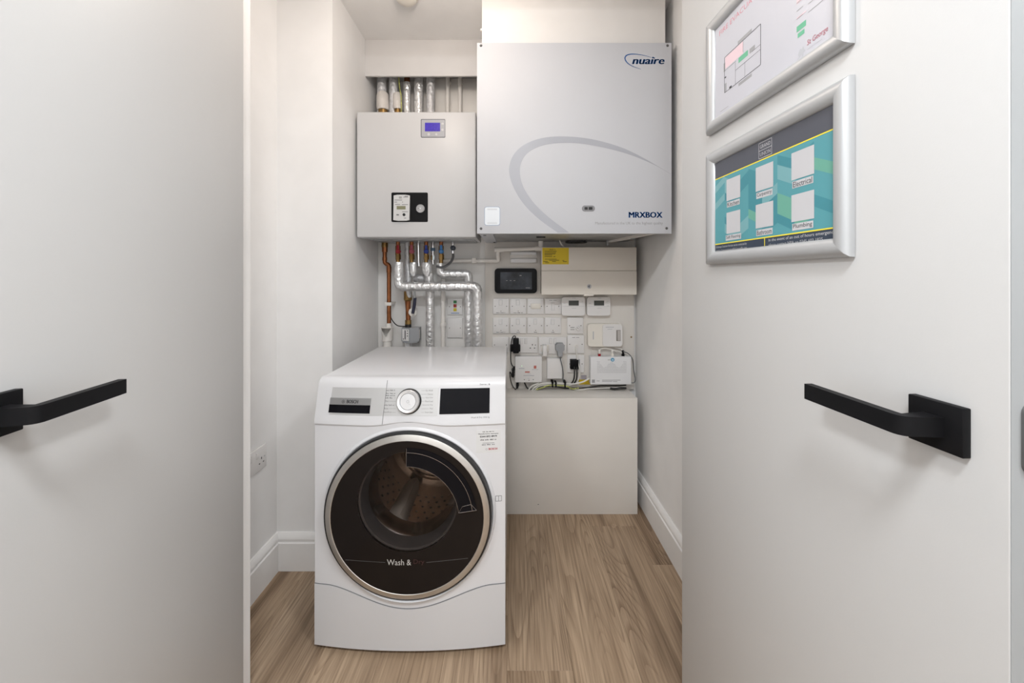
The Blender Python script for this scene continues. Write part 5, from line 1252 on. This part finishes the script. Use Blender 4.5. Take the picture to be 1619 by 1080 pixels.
# plugs in the sockets
ad = thing('power_adapter', 'black plug-in power adapter at the left double socket', 'adapter', pt3(814, 559, 1.99))
MB().box(wx(811, 1.965), wx(820.5, 1.965), 1.966, YJ - 0.0025, wz(559, 1.965), wz(536, 1.965), 0.004, 2).build('adapter_body', M_BLACK, ad)
MB().box(wx(806.3, 1.98), wx(822.8, 1.98), 1.980, YJ - 0.0030, wz(556.5, 1.98), wz(545.5, 1.98), 0.004, 2).build('plug_base', M_BLACK, ad)
MB().tube(spline([pt3(814, 537, 1.972), pt3(815, 532.5, 1.972), pt3(812.3, 531.3, 1.975), pt3(809.6, 536, 1.985), pt3(808, 545, 1.972), pt3(807.4, 565, 1.99), pt3(808.5, 575, 1.99), pt3(811.5, 580, 1.99)], 6), 0.0026, 8).build('cable', M_CABLEB, ad)
bd = thing('cable_bundle', 'bunched black cable hanging left of the alarm interface', 'cable', pt3(811, 597, 1.99))
for k in range(4):
    a = k * 1.1
    MB().tube(spline([pt3(813.5 + 0.8 * math.cos(a), 579 + k * 0.4, 1.995), pt3(811.6 + 1.8 * math.cos(a), 584, 1.992 + 0.006 * math.sin(a)), pt3(811.3 + 0.6 * math.cos(a), 588.5, 1.99 + 0.004 * math.sin(a)), pt3(810.6 + 1.9 * math.cos(a), 593, 1.992 + 0.006 * math.sin(a)), pt3(810.5 + 0.8 * math.cos(a), 596.8 - k * 0.3, 1.995)], 5), 0.0038, 8).build('cable_loop', M_CABLEB, bd)
MB().cyl(pt3(811.3, 587.2, 1.99), pt3(811.3, 589.5, 1.99), 0.0075, 12).build('tie', M_BLKRUB, bd)
MB().tube(spline([pt3(810, 596, 1.995), pt3(806.3, 588, 1.998), pt3(806.5, 596, 1.998), pt3(809.5, 608, 1.995), pt3(814.5, 615.5, 1.985), pt3(817.5, 612, 1.985)], 6), 0.0026, 8).build('cable_tail', M_CABLEB, bd)
pj = MB().tube([pt3(818.5, 605, 2.0), pt3(818.3, 609, 2.0), pt3(817.3, 614, 1.99)], 0.007, 10, True, [0.007, 0.0075, 0.0045]).build('power_jack', M_BLACK)
tag(pj, 'black power jack plugged under the alarm interface', 'plug')
wp = thing('charger_plug', 'slim white plug in the right double socket', 'plug', pt3(861.5, 563, 1.98))
MB().box(wx(858.2, 1.97), wx(865, 1.97), 1.970, YJ - 0.0030, wz(563.8, 1.97), wz(546.3, 1.97), 0.004, 2).build('plug_body', M_PLATE, wp)
MB().box(wx(856, 1.995), wx(867.5, 1.995), 1.995, YJ - 0.0029, wz(556.5, 1.995), wz(546, 1.995), 0.003).build('plug_base', M_IVORY, wp)
gp = thing('grey_plug', 'grey plug with a thin cable in the right double socket', 'plug', pt3(886, 564, 1.98))
gx = [(878.8, 546.5), (881.5, 543.4), (890.8, 543.4), (892.6, 546.5), (892.6, 553.5), (889.5, 556), (889.5, 564), (882.5, 564), (881.8, 556), (878.8, 553.5)]
MB().prism([(wx(a, 1.97), wz(b, 1.97)) for a, b in gx][::-1], 1.970, YJ - 0.0030).build('plug_body', M_GREYPL, gp)
MB().box(wx(878.4, 1.985), wx(880.8, 1.985), 1.978, YJ - 0.0030, wz(554, 1.985), wz(546.5, 1.985), 0.002).build('plug_side', M_BLACK, gp)
MB().tube(spline([pt3(886, 563, 1.975), pt3(886.3, 569, 1.975), pt3(889, 580, 1.978), pt3(890.5, 592, 1.978), pt3(890, 600, 1.98), pt3(891, 604.5, 1.985), pt3(893, 606, 1.99)], 6), 0.0026, 8).build('cable', M_CABLEG, gp)
# loose cables along the bottom of the board
def cable(name, label, pts, r, m_, Y=1.992, grp='cables along the bottom of the board'):
    o = MB().tube(spline([pt3(a, b, Y + (c[0] if c else 0)) for a, b, *c in pts], 7), r, 8).build(name, m_)
    return tag(o, label, 'cable', grp)
cable('white_cable', 'looped white cable under the alarm interface', [(932, 598), (921, 604), (905, 607), (880, 606), (858, 606.5), (846, 612), (838.5, 620), (836, 616.5), (842, 610), (852, 606)], 0.0042, M_CABLEW, 1.985)
cable('white_cable', 'white cable rising from the bottom run to the outlet plate', [(838, 622), (846, 616), (856, 609), (875, 610), (900, 609), (911, 605), (916, 596), (916.5, 584), (913.5, 572), (912, 560), (910, 551)], 0.0036, M_CABLEW, 1.990)
cable('black_cable', 'long black cable sagging along the bottom of the board', [(829, 604), (831, 609), (836, 615), (850, 614.5), (865, 611), (880, 611.5), (895, 614), (915, 613.5), (935, 612), (952, 609.8), (975, 610), (990, 609)], 0.0034, M_CABLEB, 1.996)
cable('earth_cable', 'green and yellow cable among the black and white ones', [(848, 616), (858, 613), (868, 609.5), (884, 609.5), (897, 611), (905, 615), (915, 613.5)], 0.0034, M_EARTH, 1.982)
cable('white_cable', 'thin white cable along the ledge under the router', [(900, 614.5), (915, 616.5), (930, 615), (950, 614), (970, 613), (988, 612)], 0.0028, M_CABLEW, 1.988)
cable('black_lead', 'short black lead with a plug lying on the ledge under the router', [(965, 614.2), (973, 614.8), (981, 613.5), (990, 613.8)], 0.0055, M_CABLEB, 1.975)
cable('router_cable', 'thin grey cable looping round the right side of the router', [(985, 556), (993, 559), (1000, 568), (1002, 585), (1004.5, 600), (1003, 604.5), (998.8, 605.5)], 0.0024, M_CABLEG, 1.990)
cable('white_cable', 'white patch cable from the red-tipped plug across the router top', [(947.8, 558), (949.5, 552.5), (957, 551), (970, 553.5), (980, 556), (985, 560)], 0.0030, M_CABLEW, 1.996)
cable('white_cable', 'short white cable arching over the black router plug', [(972, 550), (978, 550.5), (984, 553), (987, 557)], 0.0026, M_CABLEW, 2.0)
cable('white_cable', 'hair-thin white cable below the fibre terminal', [(935.5, 549), (935.4, 556), (935.5, 564)], 0.0014, M_CABLEW, 2.010)
for i, px_ in enumerate((873.5, 878.8, 893.3)):
    o = MB(); o.box(wx(px_ - 1.1, 1.98), wx(px_ + 1.1, 1.98), 1.972, 2.004, wz(612.5, 1.975), wz(605.5, 1.975), 0.001); o.box(wx(px_ - 1.7, 1.98), wx(px_ + 1.7, 1.98), 1.972, YB - 0.0003, wz(606.3, 1.975), wz(603.6 + (1.6 if i == 1 else 0), 1.975), 0.001)
    tag(o.build('cable_tie', M_BLACK), ('leftmost of three black cable ties below the junction box', 'middle black cable tie below the junction box', 'rightmost black cable tie beside the grey cable')[i], 'cable tie', 'black cable ties')

# ------------------------------------------------------------------ double socket on the left wall
yy0, yy1 = 0, 0
def left_y(px): return XL * F / (px - CX)
Ysk0, Ysk1 = left_y(380), left_y(418)
zs = wz(726, left_y(407))
lsock = thing('wall_socket', 'white double socket low on the left wall, partly hidden by the door', 'socket', (XL, (Ysk0 + Ysk1) / 2, zs - 0.043), -0.0)
def lw_(x, y, z): return (XL - y, Ysk1 - 0.146 + x, z)          # x along the wall away from viewer, y out of the wall (negative = room)
MB(lw_).box(0, 0.146, -0.009, -0.0003, zs - 0.043, zs + 0.043, 0.003, 2).build('face_plate', M_PLATE, lsock)
for xo in (0.055, 0.091): MB(lw_).box(xo - 0.006, xo + 0.006, -0.0125, -0.008, zs + 0.008, zs + 0.030, 0.001).build('rocker', M_PLATE, lsock)
for xo in (0.030, 0.116):
    q = MB(lw_); q.box(xo - 0.002, xo + 0.002, -0.0093, -0.008, zs - 0.004, zs + 0.004)
    for s_ in (-1, 1): q.box(xo + s_ * 0.011 - 0.003, xo + s_ * 0.011 + 0.003, -0.0093, -0.008, zs - 0.019, zs - 0.015)
    q.build('pin_slots', M_INK, lsock)
for xo in (0.012, 0.134): MB(lw_).box(xo - 0.002, xo + 0.002, -0.0095, -0.008, zs - 0.002, zs + 0.002).build('screw', M_MIDGREY, lsock)
